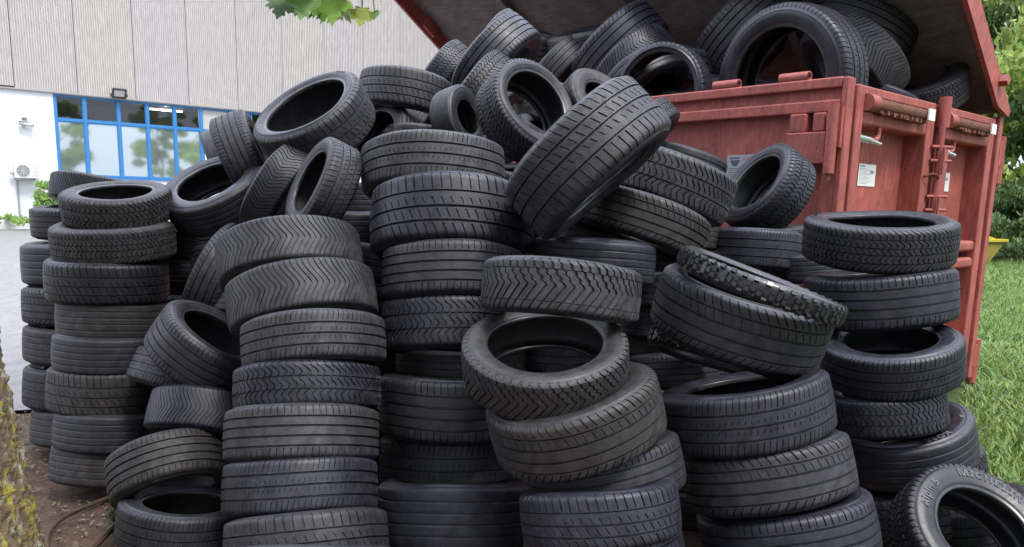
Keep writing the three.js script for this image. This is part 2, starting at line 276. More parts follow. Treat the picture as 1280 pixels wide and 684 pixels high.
// grass
{
  const p = [], idx = []; const bl = [[-0.5, 0, 0], [0.5, 0, 0], [-0.35, 0.55, 0.12], [0.35, 0.55, 0.12], [0, 1, 0.42]]; bl.forEach(b => p.push(...b)); idx.push(0, 1, 2, 1, 3, 2, 2, 3, 4);
  const g = new THREE.BufferGeometry(); g.setAttribute('position', new THREE.Float32BufferAttribute(p, 3)); g.setIndex(idx); g.computeVertexNormals();
  const matl = new THREE.MeshPhysicalMaterial({ color: 0xffffff, roughness: 0.75, transmission: 0.35, thickness: 0, side: THREE.DoubleSide });
  const N = 90000, m = new THREE.InstancedMesh(g, matl, N); m.name = 'grass'; m.castShadow = m.receiveShadow = true;
  const M = new THREE.Matrix4(), q = new THREE.Quaternion(), c = new THREE.Color();
  for (let i = 0; i < N; i++) {
    const d = 2.6 + 24 * Math.pow(rnd(), 1.7), z = -d;
    const x0 = d < 3.4 ? 1.8 : d < 6.9 ? 1.8 + (d - 3.4) * 0.68 : 4.1 + (d - 6.9) * 0.42;
    const x = x0 + rr(0, 2.6 + d * 0.16);
    const tall = (fbm(x * 0.9, 2, z * 0.9, 3) + 0.55) * (0.5 + 0.5 * rnd()), far = 1 + Math.max(0, d - 8) * 0.05;
    q.setFromEuler(new THREE.Euler(rr(-0.6, 0.6), rr(0, 6.28), rr(-0.5, 0.5)));
    const wd = rnd() < 0.35 ? 0.03 : 0.009; M.compose(V(x, 0, z), q, V(wd * far, (0.035 + 0.13 * tall) * far, 0.16 * far)); m.setMatrixAt(i, M);
    const k = rr(0.7, 1.35), y = rnd() < 0.1 ? 1 : 0; c.setRGB((0.17 + 0.12 * y) * k, (0.275 + 0.05 * y) * k, 0.06 * k); m.setColorAt(i, c);
  }
  m.userData = { kind: 'stuff', label: 'lush green grass and weeds on the lawn beside the container', category: 'grass' }; scene.add(m);
}
{ // litter on the bare earth
  const N = 2600, g = leafShape.clone(), m = new THREE.InstancedMesh(g, std(1, 1, 1, 0.9, { side: THREE.DoubleSide }), N); m.name = 'leaf_litter'; m.castShadow = m.receiveShadow = true;
  const M = new THREE.Matrix4(), q = new THREE.Quaternion(), c = new THREE.Color();
  for (let i = 0; i < N; i++) { const x = rr(-3.6, -0.9), z = rr(-5.4, -2.4), s = rr(0.01, 0.045); q.setFromEuler(new THREE.Euler(-1.4 + rr(-0.5, 0.5), rr(0, 6.28), rr(-0.4, 0.4), 'YXZ')); M.compose(V(x, 0.008 + rnd() * 0.012, z), q, V(s, s, s)); m.setMatrixAt(i, M); const k = rr(0.5, 1.3); m.setColorAt(i, c.setRGB(0.16 * k, 0.115 * k, 0.08 * k)); }
  m.userData = { kind: 'stuff', label: 'dry brown leaf litter scattered on the bare earth', category: 'leaf litter' }; scene.add(m);
  const sg = new THREE.IcosahedronGeometry(1, 0), N2 = 900, s2 = new THREE.InstancedMesh(sg, std(1, 1, 1, 0.9), N2); s2.name = 'gravel'; s2.castShadow = s2.receiveShadow = true;
  for (let i = 0; i < N2; i++) { const x = rr(-3.6, -0.9), z = rr(-5.4, -2.4), s = rr(0.003, 0.009); q.setFromEuler(new THREE.Euler(rr(0, 6), rr(0, 6), 0)); M.compose(V(x, 0.004, z), q, V(s * 1.3, s * 0.8, s)); s2.setMatrixAt(i, M); const k = rr(0.6, 1.3); s2.setColorAt(i, c.setRGB(0.2 * k, 0.165 * k, 0.135 * k)); }
  s2.userData = { kind: 'stuff', label: 'small stones scattered on the bare earth', category: 'gravel' }; scene.add(s2);
}

// ---------------------------------------------------------------- the maple
const maple = thing('maple_tree', 'mossy trunked maple with bright green leaves hanging over the pile', 'tree', [-2.11, 0, -2.5]);
{
  const A = 340, B = 420, pos = [], col = [], uv = [], idx = [];
  for (let j = 0; j <= B; j++) for (let i = 0; i <= A; i++) {
    const y = -0.1 + 4.4 * Math.pow(j / B, 1.15), a = i / A * Math.PI * 2, ca = Math.cos(a), sa = Math.sin(a);
    let r = 0.35 + 0.09 * Math.exp(-y * 1.35) + 0.02 * Math.exp(-y * 2) * Math.sin(a * 5 + 0.8);
    const n1 = fbm(ca * 3.4, y * 1.6, sa * 3.4, 3), n2 = 1 - Math.abs(fbm(ca * 9, y * 3.4, sa * 9 + 7, 3)) * 2, n3 = fbm(ca * 30, y * 30, sa * 30, 2);
    const n4 = fbm(ca * 48, y * 34, sa * 48, 2); r += 0.03 * n1 + 0.026 * n2 + 0.014 * n3 + 0.016 * n4;
    pos.push(r * ca - 0.045 * y, y, r * sa); uv.push(i / A * 3, y);
    const li = fbm(ca * 9 + 3, y * 6, sa * 9, 2) * 0.6 + n4 * 0.5, wh = fbm(ca * 30, y * 26 + 9, sa * 30, 2), k = 0.7 + 0.6 * (n3 + 0.5);
    let c = [0.125 * k, 0.088 * k, 0.05 * k];
    if (li > 0.09) { const f = Math.min(1, (li - 0.09) * 7); c = [c[0] + (0.27 - c[0]) * f, c[1] + (0.22 - c[1]) * f, c[2] + (0.03 - c[2]) * f]; }
    if (wh > 0.2) { const f = Math.min(1, (wh - 0.2) * 9); c = c.map((q, m) => q + ([0.30, 0.28, 0.22][m] - q) * f); }
    col.push(...c);
    if (i < A && j < B) { const q = j * (A + 1) + i; idx.push(q, q + A + 1, q + 1, q + 1, q + A + 1, q + A + 2); }
  }
  const g = new THREE.BufferGeometry(); g.setAttribute('position', new THREE.Float32BufferAttribute(pos, 3)); g.setAttribute('color', new THREE.Float32BufferAttribute(col, 3)); g.setAttribute('uv', new THREE.Float32BufferAttribute(uv, 2)); g.setIndex(idx); g.computeVertexNormals();
  mesh('trunk', g, new THREE.MeshStandardMaterial({ vertexColors: true, roughness: 0.95, bumpMap: grit, bumpScale: 0.006 }), maple);
  const root = (pts, r) => { const c = new THREE.CatmullRomCurve3(pts.map(p => V(...p))); const t = new THREE.TubeGeometry(c, 40, r, 8); const P = t.attributes.position; for (let i = 0; i < P.count; i++) { const x = P.getX(i), y = P.getY(i), z = P.getZ(i), n = fbm(x * 14, y * 14, z * 14, 3); P.setXYZ(i, x + n * 0.012, y + n * 0.014, z + n * 0.01); } t.computeVertexNormals(); mesh('root', t, std(0.34, 0.28, 0.22, 0.95, { map: dirtTex }), maple); };
  root([[0.3, 0.06, -0.3], [0.25, 0.035, -0.9], [0.1, 0.03, -1.5], [-0.2, 0.01, -2.1]], 0.014);
  root([[0.35, 0.05, -0.25], [0.6, 0.03, -0.75], [0.5, 0.03, -1.25], [0.62, 0.01, -1.7]], 0.012);
  root([[0.4, 0.05, -0.1], [0.75, 0.03, -0.5], [1.0, 0.025, -0.75], [1.2, 0.0, -0.9]], 0.012);
  root([[0.2, 0.05, -0.5], [-0.05, 0.03, -1.0], [0.15, 0.03, -1.6], [0.3, 0.02, -2.3]], 0.011);
  // branch and hanging leaves
  const br = new THREE.CatmullRomCurve3([V(0.15, 3.6, 0.1), V(0.7, 3.35, 0.25), V(1.15, 2.85, 0.2), V(1.5, 2.5, 0.05), V(1.75, 2.33, 0.05)]);
  mesh('branch', new THREE.TubeGeometry(br, 40, 0.016, 8), std(0.13, 0.10, 0.07, 0.9), maple);
  const half = [[0, -0.02], [0.16, -0.08], [0.34, -0.06], [0.28, 0.06], [0.62, 0.20], [0.46, 0.26], [0.5, 0.36], [0.36, 0.36], [0.52, 0.60], [0.36, 0.58], [0.33, 0.68], [0.18, 0.56], [0.22, 0.80], [0.12, 0.80], [0, 1.06]];
  const out = [...half, ...half.slice(1, -1).reverse().map(([x, y]) => [-x, y])];
  const sh = new THREE.Shape(out.map(p => new THREE.Vector2(...p)));
  const lg0 = new THREE.ExtrudeGeometry(sh, { depth: 0.006, bevelEnabled: false });
  const greens = [[0.08, 0.20, 0.006], [0.17, 0.34, 0.006], [0.11, 0.26, 0.008], [0.24, 0.30, 0.008], [0.05, 0.13, 0.01]];
  const gm = greens.map(c => new THREE.MeshPhysicalMaterial({ color: lin(...c), roughness: 0.65, transmission: 0.4, thickness: 0, side: THREE.DoubleSide }));
  const bend = k => { const g = lg0.clone(), P = g.attributes.position; for (let i = 0; i < P.count; i++) { const x = P.getX(i), y = P.getY(i); P.setZ(i, P.getZ(i) + 0.35 * x * x * k - 0.22 * y * y + 0.05 * Math.sin(y * 7 + k * 3) * Math.abs(x) * 2); } g.computeVertexNormals(); return g; };
  const lg = [bend(1), bend(-0.6), bend(0.4)];
  // position of each leaf's stalk end (world), size, turn, tilt, colour
  const L = [[-0.655, 2.2, -2.3, 0.11, 0.2, 0.3, 4], [-0.60, 2.22, -2.34, 0.14, -0.1, 0.5, 0], [-0.545, 2.21, -2.28, 0.135, 0.35, 0.2, 2], [-0.50, 2.215, -2.33, 0.15, -0.2, 0.4, 1], [-0.455, 2.2, -2.27, 0.15, -0.35, 0.25, 1], [-0.425, 2.2, -2.33, 0.12, 0.5, 0.3, 3], [-0.345, 2.17, -2.3, 0.085, 0.1, 0.3, 3], [-0.30, 2.165, -2.31, 0.05, -0.4, 0.4, 2],
    [-0.57, 2.27, -2.25, 0.14, 0.5, 0.7, 4], [-0.48, 2.27, -2.36, 0.15, -0.5, 0.6, 0], [-0.68, 2.28, -2.28, 0.13, 0.1, 0.6, 2], [-0.38, 2.27, -2.28, 0.13, 0.6, 0.7, 0], [-0.75, 2.4, -2.3, 0.14, 0.4, 0.5, 1], [-0.85, 2.5, -2.35, 0.15, -0.3, 0.6, 0]];
  const tw = [];
  for (const [x0, y, z, s, turn, tilt, k] of L.filter(l => l[0] > -0.66 || l[1] > 2.35)) {
    const x = -0.5 + (x0 + 0.5) * 0.72;
    const m = mesh('leaf', lg[(s * 1000 | 0) % 3], gm[k], maple); m.position.set(x + 2.11 - 0.055, y - 0.045, z + 2.5); m.rotation.set(Math.PI - tilt, turn * 1.2, turn, 'YXZ'); m.scale.setScalar(s * 0.74);
    const e = br.getPoint(0.45 + 0.5 * (x + 0.85) / 0.6); tw.push(new THREE.TubeGeometry(new THREE.QuadraticBezierCurve3(V(x + 2.11 - 0.055, y - 0.045, z + 2.5), V(x + 2.11 - 0.055, y + 0.04, z + 2.5), e), 8, 0.0022, 5));
  }
  mesh('leaf_stalks', merge(tw), std(0.22, 0.16, 0.06), maple);
  const cl = []; for (let k = 0; k < 40; k++) { const a = k * 2.4, R = 2.6 * Math.sqrt(rnd()); cl.push([R * Math.cos(a) - 0.6, rr(4.2, 7), R * Math.sin(a) + 0.6, rr(0.4, 0.8)]); }
  crown('crown', maple, 7000, cl, 0.15, [[0.13, 0.24, 0.03], [0.18, 0.3, 0.04]], leafSolid);
}
{ // moss clump
  const m = thing('moss_clump', 'tuft of green moss on the bare earth beside the stack of eight', 'moss', [-1.86, 0, -3.52]);
  const g = new THREE.SphereGeometry(0.06, 28, 18), P = g.attributes.position; for (let i = 0; i < P.count; i++) { const x = P.getX(i), y = P.getY(i), z = P.getZ(i), n = 1 + 0.35 * fbm(x * 20, y * 20, z * 20, 3); P.setXYZ(i, x * n, Math.max(-0.01, y * n * 0.95), z * n); } g.computeVertexNormals();
  mesh('cushion', g, std(0.09, 0.12, 0.035, 0.98, { bumpMap: grit, bumpScale: 0.01 }), m);
  const cl = [[0, 0.06, 0, 0.08], [0.05, 0.05, 0.03, 0.06]]; crown('sprigs', m, 2200, cl, 0.018, [[0.1, 0.15, 0.04], [0.14, 0.15, 0.06]]);
}

// ---------------------------------------------------------------- the red container
const CW = 2.84, CL = 5.8, CH = 2.4;
const redTex = texture(1024, 1024, (u, v) => {
  const n = tfbm(u, v, 1.5, 61), m = tfbm(u, v, 8, 14), s = tfbm(u, v * 0.2, 14, 7, 3), f = tfbm(u, v, 30, 44, 3);
  let g = 0.86 + 0.2 * n + 0.14 * m + 0.20 * s; const rust = Math.max(0, Math.min(1, (f + 0.4 * m - 0.34) * 7));
  return [g * (1 - 0.45 * rust), g * (0.98 - 0.5 * rust), g * (0.97 - 0.55 * rust)];
});
const red = new THREE.MeshStandardMaterial({ color: lin(0.44, 0.115, 0.090), map: redTex, roughness: 0.62, bumpMap: grit, bumpScale: 0.0015 });
const rust = new THREE.MeshStandardMaterial({ color: lin(0.20, 0.075, 0.04), map: redTex, roughness: 0.9, bumpMap: grit, bumpScale: 0.006 });
const lidGrey = new THREE.MeshStandardMaterial({ color: lin(0.2, 0.185, 0.18), map: redTex, roughness: 0.75 });
const uvBox = g => { const P = g.attributes.position, N = g.attributes.normal, U = g.attributes.uv; for (let i = 0; i < P.count; i++) { const ax = Math.abs(N.getX(i)), ay = Math.abs(N.getY(i)); const x = P.getX(i), y = P.getY(i), z = P.getZ(i); if (ax > 0.6) U.setXY(i, z * 0.45, y * 0.45); else if (ay > 0.6) U.setXY(i, x * 0.45, z * 0.45); else U.setXY(i, x * 0.45 + 0.37, y * 0.45 + 0.2); } return g; };
const rb = (...a) => uvBox(box(...a));
const con = thing('open_top_container', 'red steel waste container with double doors and raised hinged lid', 'container', [2.017, 0, -4.943], (90 - 48.2) * Math.PI / 180);
{
  const P = (n, geo, m = red, par = con) => mesh(n, geo, m, par);
  P('floor', rb(0.1, CW - 0.1, 0.14, 0.22, -CL + 0.06, -0.06), red);
  for (const x of [0.45, CW - 0.6]) P('skid', rb(x, x + 0.15, 0, 0.14, -CL, -0.1), red);
  // long side facing the pile
  P('side_panel', rb(0.05, 0.09, 0.2, 2.2, -CL + 0.05, -0.1));
  P('side_panel', rb(CW - 0.09, CW - 0.05, 0.2, 2.2, -CL + 0.05, -0.1));
  P('end_panel', rb(0.09, CW - 0.09, 0.2, 2.38, -CL, -CL + 0.05));
  for (const s of [0, 1]) {
    const X = (a, b) => s ? [CW - b, CW - a] : [a, b];
    P('top_rail', merge([rb(...X(-0.02, 0.11), 2.335, CH, -CL, -0.012, 0.012), rb(...X(0.02, 0.10), 2.26, 2.337, -CL, -0.02), rb(...X(-0.02, 0.10), 2.19, 2.265, -CL, -0.012, 0.012)]));
    for (let k = 0; k < 6; k++) P('stiffener', rb(...X(-0.012, 0.05), 0.2, 2.188, -2.2 - k * 0.65, -2.08 - k * 0.65, 0.012));
    P('bottom_rail', rb(...X(-0.02, 0.1), 0.12, 0.26, -CL, -0.05, 0.012));
  }
  for (const z of [-0.35, -0.86]) { const h = part('hinge_tube', con); h.position.set(0.02, CH + 0.025, z); const pr = [[0.034, -0.1], [0.034, 0.1], [0.02, 0.1], [0.02, -0.1], [0.034, -0.1]].map(p => new THREE.Vector2(...p)); const g = new THREE.LatheGeometry(pr, 18); g.rotateX(Math.PI / 2); mesh('tube', g, red, h); mesh('lug', rb(-0.02, 0.02, -0.03, -0.005, -0.05, 0.05), red, h); }
  // door hinge straps on the long side
  for (const y of [1.87, 0.4]) {
    const h = part('hinge_strap', con);
    mesh('plate', rb(-0.055, 0.048, y, y + 0.2, -0.34, -0.07, 0.01), red, h);
    mesh('rib', rb(-0.045, 0.048, y + 0.202, y + 0.318, -0.33, -0.22, 0.01), red, h); mesh('rib', rb(-0.045, 0.048, y + 0.202, y + 0.318, -0.17, -0.09, 0.01), red, h);
    mesh('pin', merge([cyl([-0.06, y - 0.06, -0.03], [-0.06, y + 0.36, -0.03], 0.034), cyl([-0.06, y - 0.1, -0.03], [-0.06, y - 0.06, -0.03], 0.014)]), red, h);
    mesh('bracket', rb(-0.05, 0.05, y + 0.1, y + 0.34, 0.0, 0.02), red, h);
  }
  // corner posts on the door side
  P('corner_post', merge([rb(-0.02, 0.075, 0.12, 2.395, -0.01, 0.03, 0.01), rb(0.06, 0.13, 0.12, 2.36, -0.06, -0.005), rb(-0.01, 0.05, 0.12, 2.13, -0.1, -0.012)]));
  P('corner_post', merge([rb(CW - 0.075, CW + 0.02, 0.12, 2.395, -0.01, 0.03, 0.01), rb(CW - 0.13, CW - 0.06, 0.12, 2.36, -0.06, -0.005), rb(CW - 0.05, CW + 0.01, 0.12, 2.13, -0.1, -0.012)]));
  const stickerTex = (() => { const c = document.createElement('canvas'); c.width = 128; c.height = 144; const x = c.getContext('2d'); x.fillStyle = '#d9dcd6'; x.fillRect(0, 0, 128, 144); x.fillStyle = '#7d8486'; x.fillRect(10, 10, 34, 10); for (let k = 0; k < 13; k++) { const w = 50 + ((k * 37) % 55); x.fillRect(10, 30 + k * 8, w, k % 4 === 0 ? 3 : 2); } x.fillRect(86, 40, 26, 20); const t = new THREE.CanvasTexture(c); t.colorSpace = THREE.SRGBColorSpace; return t; })();
  const sticker = new THREE.MeshStandardMaterial({ map: stickerTex, roughness: 0.6 });
  for (const [x0, x1, flip, sx, sw] of [[0.14, 1.40, 0, 0.40, 0.27], [1.48, 2.7, 1, 1.80, 0.27]]) {
    const d = part('door', con);
    mesh('panel', rb(x0 + 0.1, x1 - 0.1, 0.3, 2.2, -0.16, -0.14), red, d);
    mesh('stile', rb(x0, x0 + 0.1, 0.16, 2.37, -0.16, 0.02, 0.012), red, d);
    mesh('stile', rb(x1 - 0.13, x1, 0.16, 2.37, -0.16, 0.02, 0.012), red, d);
    mesh('top_beam', merge([rb(x0 + 0.1, x1 - 0.13, 2.31, 2.37, -0.16, 0.018, 0.012), rb(x0 + 0.1, x1 - 0.13, 2.22, 2.312, -0.16, -0.03), rb(x0 + 0.1, x1 - 0.13, 2.13, 2.225, -0.16, 0.016, 0.02)]), red, d);
    for (const y of [1.26, 1.12]) mesh('cross_rib', rb(x0 + 0.1, x1 - 0.13, y, y + 0.09, -0.16, 0.012, 0.03), red, d);
    mesh('bottom_beam', rb(x0 + 0.1, x1 - 0.13, 0.16, 0.34, -0.16, 0.018, 0.012), red, d);
    mesh('door_sticker', new THREE.PlaneGeometry(sw * 1.0, sw * 0.56).translate(sx + sw * 0.5 + (flip ? 0.18 : 0.18), 1.83, -0.135), sticker, d);
    // rusty bumper roller and its small fittings
    const r = part('roller', d), a0 = x0 + 0.16, a1 = x1 - 0.2;
    const pts = []; for (let k = 0; k <= 40; k++) pts.push(new THREE.Vector2(0.042 + 0.01 * fbm(k * 0.9, x0, 3, 3), (a1 - a0) * k / 40)); const lg = new THREE.LatheGeometry(pts, 14); lg.rotateZ(-Math.PI / 2); lg.translate(a0, 2.262, 0.03);
    mesh('rusty_bar', lg, rust, r); mesh('end_cap', cyl([a0 - 0.06, 2.268, 0.03], [a0 + 0.06, 2.268, 0.03], 0.052, 0.052, 20), red, r); mesh('white_tag', rb(a1 - 0.09, a1 + 0.02, 2.225, 2.305, 0.075, 0.085), std(0.7, 0.7, 0.68), r);
    const flakes = []; for (let k = 0; k < 26; k++) { const t = rr(0.05, 0.9); flakes.push(rb(a0 + (a1 - a0) * t, a0 + (a1 - a0) * t + rr(0.015, 0.05), 2.205 + rr(-0.01, 0.01), 2.225, 0.0, rr(0.05, 0.085))); } mesh('rust_flakes', merge(flakes), rust, r);
    const f = part('pipe_fitting', d); mesh('bent_pipe', new THREE.TubeGeometry(new THREE.CatmullRomCurve3([V(x0 + 0.38, 2.13, 0.0), V(x0 + 0.38, 2.07, 0.0), V(x0 + 0.32, 2.045, 0.0), V(x0 + 0.12, 2.045, 0.0)]), 20, 0.018, 8), red, f);
    mesh('silver_catch', merge([cyl([x0 + 0.08, 2.05, 0.0], [x0 + 0.24, 2.04, 0.01], 0.022), cyl([x0 + 0.24, 2.04, 0.01], [x0 + 0.4, 2.025, 0.01], 0.014)]), std(0.7, 0.7, 0.72, 0.25, { metalness: 0.8 }), f);
  }
  // locking gear between the doors
  const lock = part('locking_gear', con);
  mesh('lock_rod', cyl([1.44, 0.3, 0.06], [1.44, 2.28, 0.06], 0.024), red, lock);
  mesh('lock_head', cyl([1.47, 2.2, 0.05], [1.47, 2.42, 0.05], 0.045), red, lock);
  mesh('lock_plate', rb(1.5, 1.62, 0.4, 2.08, 0.03, 0.06, 0.01), red, lock);
  for (const y of [2.06, 1.96, 1.7, 1.6, 0.8]) mesh('lock_bracket', merge([cyl([1.36, y, 0.03], [1.53, y, 0.11], 0.012), cyl([1.42, y, 0.1], [1.42, y - 0.1, 0.1], 0.01)]), red, lock);
  for (const y of [1.84, 1.46]) mesh('chain_hook', new THREE.TubeGeometry(new THREE.CatmullRomCurve3([V(1.28, y, 0.03), V(1.34, y + 0.02, 0.07), V(1.42, y, 0.08)]), 12, 0.01, 6), rust, lock);
  for (const y of [1.84, 0.06]) { const h = part('outer_hinge', con); mesh('pin', merge([cyl([CW + 0.085, y, -0.0], [CW + 0.085, y + 0.4, -0.0], 0.045), cyl([CW + 0.085, y - 0.06, 0], [CW + 0.085, y, 0], 0.018, 0.03)]), red, h); mesh('bracket', rb(CW + 0.0, CW + 0.06, y + 0.15, y + 0.36, 0.0, 0.032), red, h); }
  // data plate on the long side
  const pt = (() => { const c = document.createElement('canvas'); c.width = 256; c.height = 150; const x = c.getContext('2d'); x.fillStyle = '#9aa0a4'; x.fillRect(0, 0, 256, 150); x.fillStyle = '#b0484e'; x.font = 'bold 30px sans-serif'; x.fillText('GAVA', 108, 36); x.fillStyle = '#4c545c'; x.fillRect(14, 16, 70, 10); x.beginPath(); x.moveTo(20, 34); x.lineTo(90, 34); x.lineTo(70, 72); x.lineTo(40, 72); x.fill(); for (let k = 0; k < 5; k++) x.fillRect(14, 86 + k * 12, 100 + (k * 53) % 110, 4); const t = new THREE.CanvasTexture(c); t.colorSpace = THREE.SRGBColorSpace; return t; })();
  const dp = mesh('data_plate', new THREE.BoxGeometry(0.30, 0.16, 0.006), new THREE.MeshStandardMaterial({ map: pt, roughness: 0.5 }), con); dp.rotation.y = -Math.PI / 2; dp.position.set(0.044, 1.87, -0.68);
  // lid
  const lid = part('lid', con); lid.position.set(CW, CH + 0.03, 0); lid.rotation.z = -36 * Math.PI / 180;
  mesh('lid_sheet', rb(-2.8, 0, 0.0, 0.03, -CL, 0.03), lidGrey, lid);
  const endShape = new THREE.Shape([[0.02, 0.035], [-2.8, 0.035], [-2.8, -0.17], [-0.25, -0.15], [0.02, -0.03]].map(p => new THREE.Vector2(...p)));
  for (const z of [0.032, -CL - 0.04]) mesh('end_plate', uvBox(new THREE.ExtrudeGeometry(endShape, { depth: 0.035, bevelEnabled: false }).translate(0, 0, z)), red, lid);
  mesh('front_lip', rb(-2.84, -2.802, -0.17, 0.035, -CL - 0.04, 0.065), red, lid);
  for (const z of [-1.4, -2.9, -4.4]) mesh('cross_beam', rb(-2.75, -0.1, -0.08, -0.002, z - 0.04, z + 0.04), lidGrey, lid);
  mesh('stop_block', rb(-0.42, -0.36, -0.04, 0.03, 0.069, 0.13), red, lid); mesh('stop_block', rb(-2.3, -2.1, -0.14, 0.02, -CL + 0.0, -CL + 0.05), red, lid);
}
{ // yellow skip
  const s = thing('yellow_skip', 'yellow sloping sided skip on the lawn behind the container', 'skip', [13.1, 0, -22.8], 0.5); s.scale.setScalar(0.85);
  const sh = new THREE.Shape([[-1.0, 0.15], [0.5, 0.15], [1.3, 0.85], [-1.3, 0.85]].map(p => new THREE.Vector2(...p)));
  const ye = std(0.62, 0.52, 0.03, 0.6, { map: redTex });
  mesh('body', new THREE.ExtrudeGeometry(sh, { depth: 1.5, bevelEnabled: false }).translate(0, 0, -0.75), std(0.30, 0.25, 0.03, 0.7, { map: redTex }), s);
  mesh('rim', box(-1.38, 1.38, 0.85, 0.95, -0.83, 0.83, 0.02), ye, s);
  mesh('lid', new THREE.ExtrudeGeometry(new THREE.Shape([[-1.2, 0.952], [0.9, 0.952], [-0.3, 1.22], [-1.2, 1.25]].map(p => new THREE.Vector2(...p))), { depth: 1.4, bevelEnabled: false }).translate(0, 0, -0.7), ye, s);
  for (const x of [-0.8, 0.3]) mesh('foot', box(x, x + 0.12, 0, 0.15, -0.7, 0.7), std(0.1, 0.1, 0.1), s);
}

// ---------------------------------------------------------------- tyres
// unit tyre: outer diameter 1, axis along y
function ring(rows, cols, uvScale = [4, 1]) {
  // rows: [{r, h, skew?, notch?}] ; cols: [[angle fraction, notch flag]]
  const n = cols.length, pos = [], uv = [], idx = []; let arc = 0;
  rows.forEach((R, j) => {
    if (j) arc += Math.hypot(R.r - rows[j - 1].r, R.h - rows[j - 1].h);
    for (let i = 0; i <= n; i++) {
      const [f, k] = i < n ? cols[i] : [1 + cols[0][0], cols[0][1]];
      const a = (f + (R.skew ?? 0)) * Math.PI * 2, r = (R.r - (k ? (R.notch ?? 0) : 0)) * (1 + 0.007 * Math.sin(2 * a + 1) + 0.004 * Math.sin(3 * a)), dh = 0.006 * Math.sin(2 * a + 0.5) + 0.003 * Math.sin(3 * a + 2);
      pos.push(r * Math.cos(a), R.h + dh, r * Math.sin(a)); uv.push(f * uvScale[0], arc * uvScale[1] * 1.3);
      if (i < n && j) { const q = j * (n + 1) + i, p = q - n - 1; idx.push(p, q, p + 1, q, q + 1, p + 1); }
    }
  });
  const g = new THREE.BufferGeometry(); g.setAttribute('position', new THREE.Float32BufferAttribute(pos, 3)); g.setAttribute('uv', new THREE.Float32BufferAttribute(uv, 2)); g.setIndex(idx); g.computeVertexNormals();
  const N = g.attributes.normal; rows.forEach((R, j) => { const a = j * (n + 1), b = a + n, v = V(N.getX(a) + N.getX(b), N.getY(a) + N.getY(b), N.getZ(a) + N.getZ(b)).normalize(); N.setXYZ(a, v.x, v.y, v.z); N.setXYZ(b, v.x, v.y, v.z); });
  return g;
}
const plainCols = n => Array.from({ length: n }, (_, i) => [i / n, 0]);
const TREAD = {
  rib: { gr: [[-0.56, 0.08], [-0.19, 0.09], [0.19, 0.09], [0.56, 0.08]], N: 74, g: 0.17, d: 0.0145, notch: v => Math.abs(v) > 0.64 ? 0.011 : 0, skew: v => 0.25 * Math.abs(v) },
  asym: { gr: [[-0.52, 0.075], [-0.08, 0.08], [0.40, 0.06]], N: 58, g: 0.17, d: 0.014, notch: v => v < -0.6 || v > 0.46 ? 0.011 : v > -0.44 && v < -0.16 ? 0.008 : v > 0.0 && v < 0.2 ? 0.007 : 0, skew: v => v > 0.3 ? 0.5 * v : 1.5 * v },
  chev: { gr: [], N: 84, g: 0.23, d: 0.011, notch: v => Math.abs(v) < 0.965 ? 0.0105 : 0, skew: v => 3.1 * Math.sqrt((v + 0.08) * (v + 0.08) + 0.012) - 0.9 * v * v * v * v },
  vwin: { gr: [[-0.62, 0.03], [0.62, 0.03]], N: 58, g: 0.28, d: 0.011, notch: v => 0.0135, skew: v => 1.9 * Math.abs(v) + 0.16 * ((v * 8) % 2 > 1 ? 1 : 0) },
  winter: { gr: [[-0.55, 0.05], [-0.14, 0.05], [0.18, 0.05], [0.58, 0.05]], N: 80, g: 0.26, d: 0.013, notch: v => 0.0105, skew: v => 1.6 * v * v + 0.3 * Math.sin(v * 14) },
  rib2: { gr: [[-0.46, 0.085], [0.0, 0.085], [0.46, 0.085]], N: 92, g: 0.16, d: 0.0145, notch: v => Math.abs(v) > 0.56 ? 0.011 : Math.abs(v) > 0.1 && Math.abs(v) < 0.24 ? 0.006 : 0, skew: v => -0.9 * v },
  rib3: { gr: [[-0.62, 0.07], [-0.24, 0.095], [0.2, 0.095], [0.6, 0.07]], N: 64, g: 0.2, d: 0.0145, notch: v => Math.abs(v) > 0.68 ? 0.012 : v > -0.18 && v < 0.14 ? 0 : v > 0.26 && v < 0.54 ? 0.005 : 0, skew: v => 1.4 * v * v },
  winter2: { gr: [[-0.3, 0.07], [0.3, 0.07]], N: 66, g: 0.3, d: 0.013, notch: v => 0.011, skew: v => 1.1 * Math.abs(v) + 0.35 * Math.sin(v * 9) },
  worn: { gr: [[-0.54, 0.05], [-0.16, 0.05], [0.2, 0.05], [0.56, 0.05]], N: 0, g: 0, d: 0.0045, notch: () => 0, skew: () => 0 }
};
const wobR = a => 1 + 0.007 * Math.sin(2 * a + 1) + 0.004 * Math.sin(3 * a), wobH = a => 0.006 * Math.sin(2 * a + 0.5) + 0.003 * Math.sin(3 * a + 2);
function wobble(g) { const P = g.attributes.position; for (let i = 0; i < P.count; i++) { const x = P.getX(i), z = P.getZ(i), a = Math.atan2(z, x), w = wobR(a); P.setXYZ(i, x * w, P.getY(i) + wobH(a), z * w); } g.computeVertexNormals(); return g; }
const cache = {};
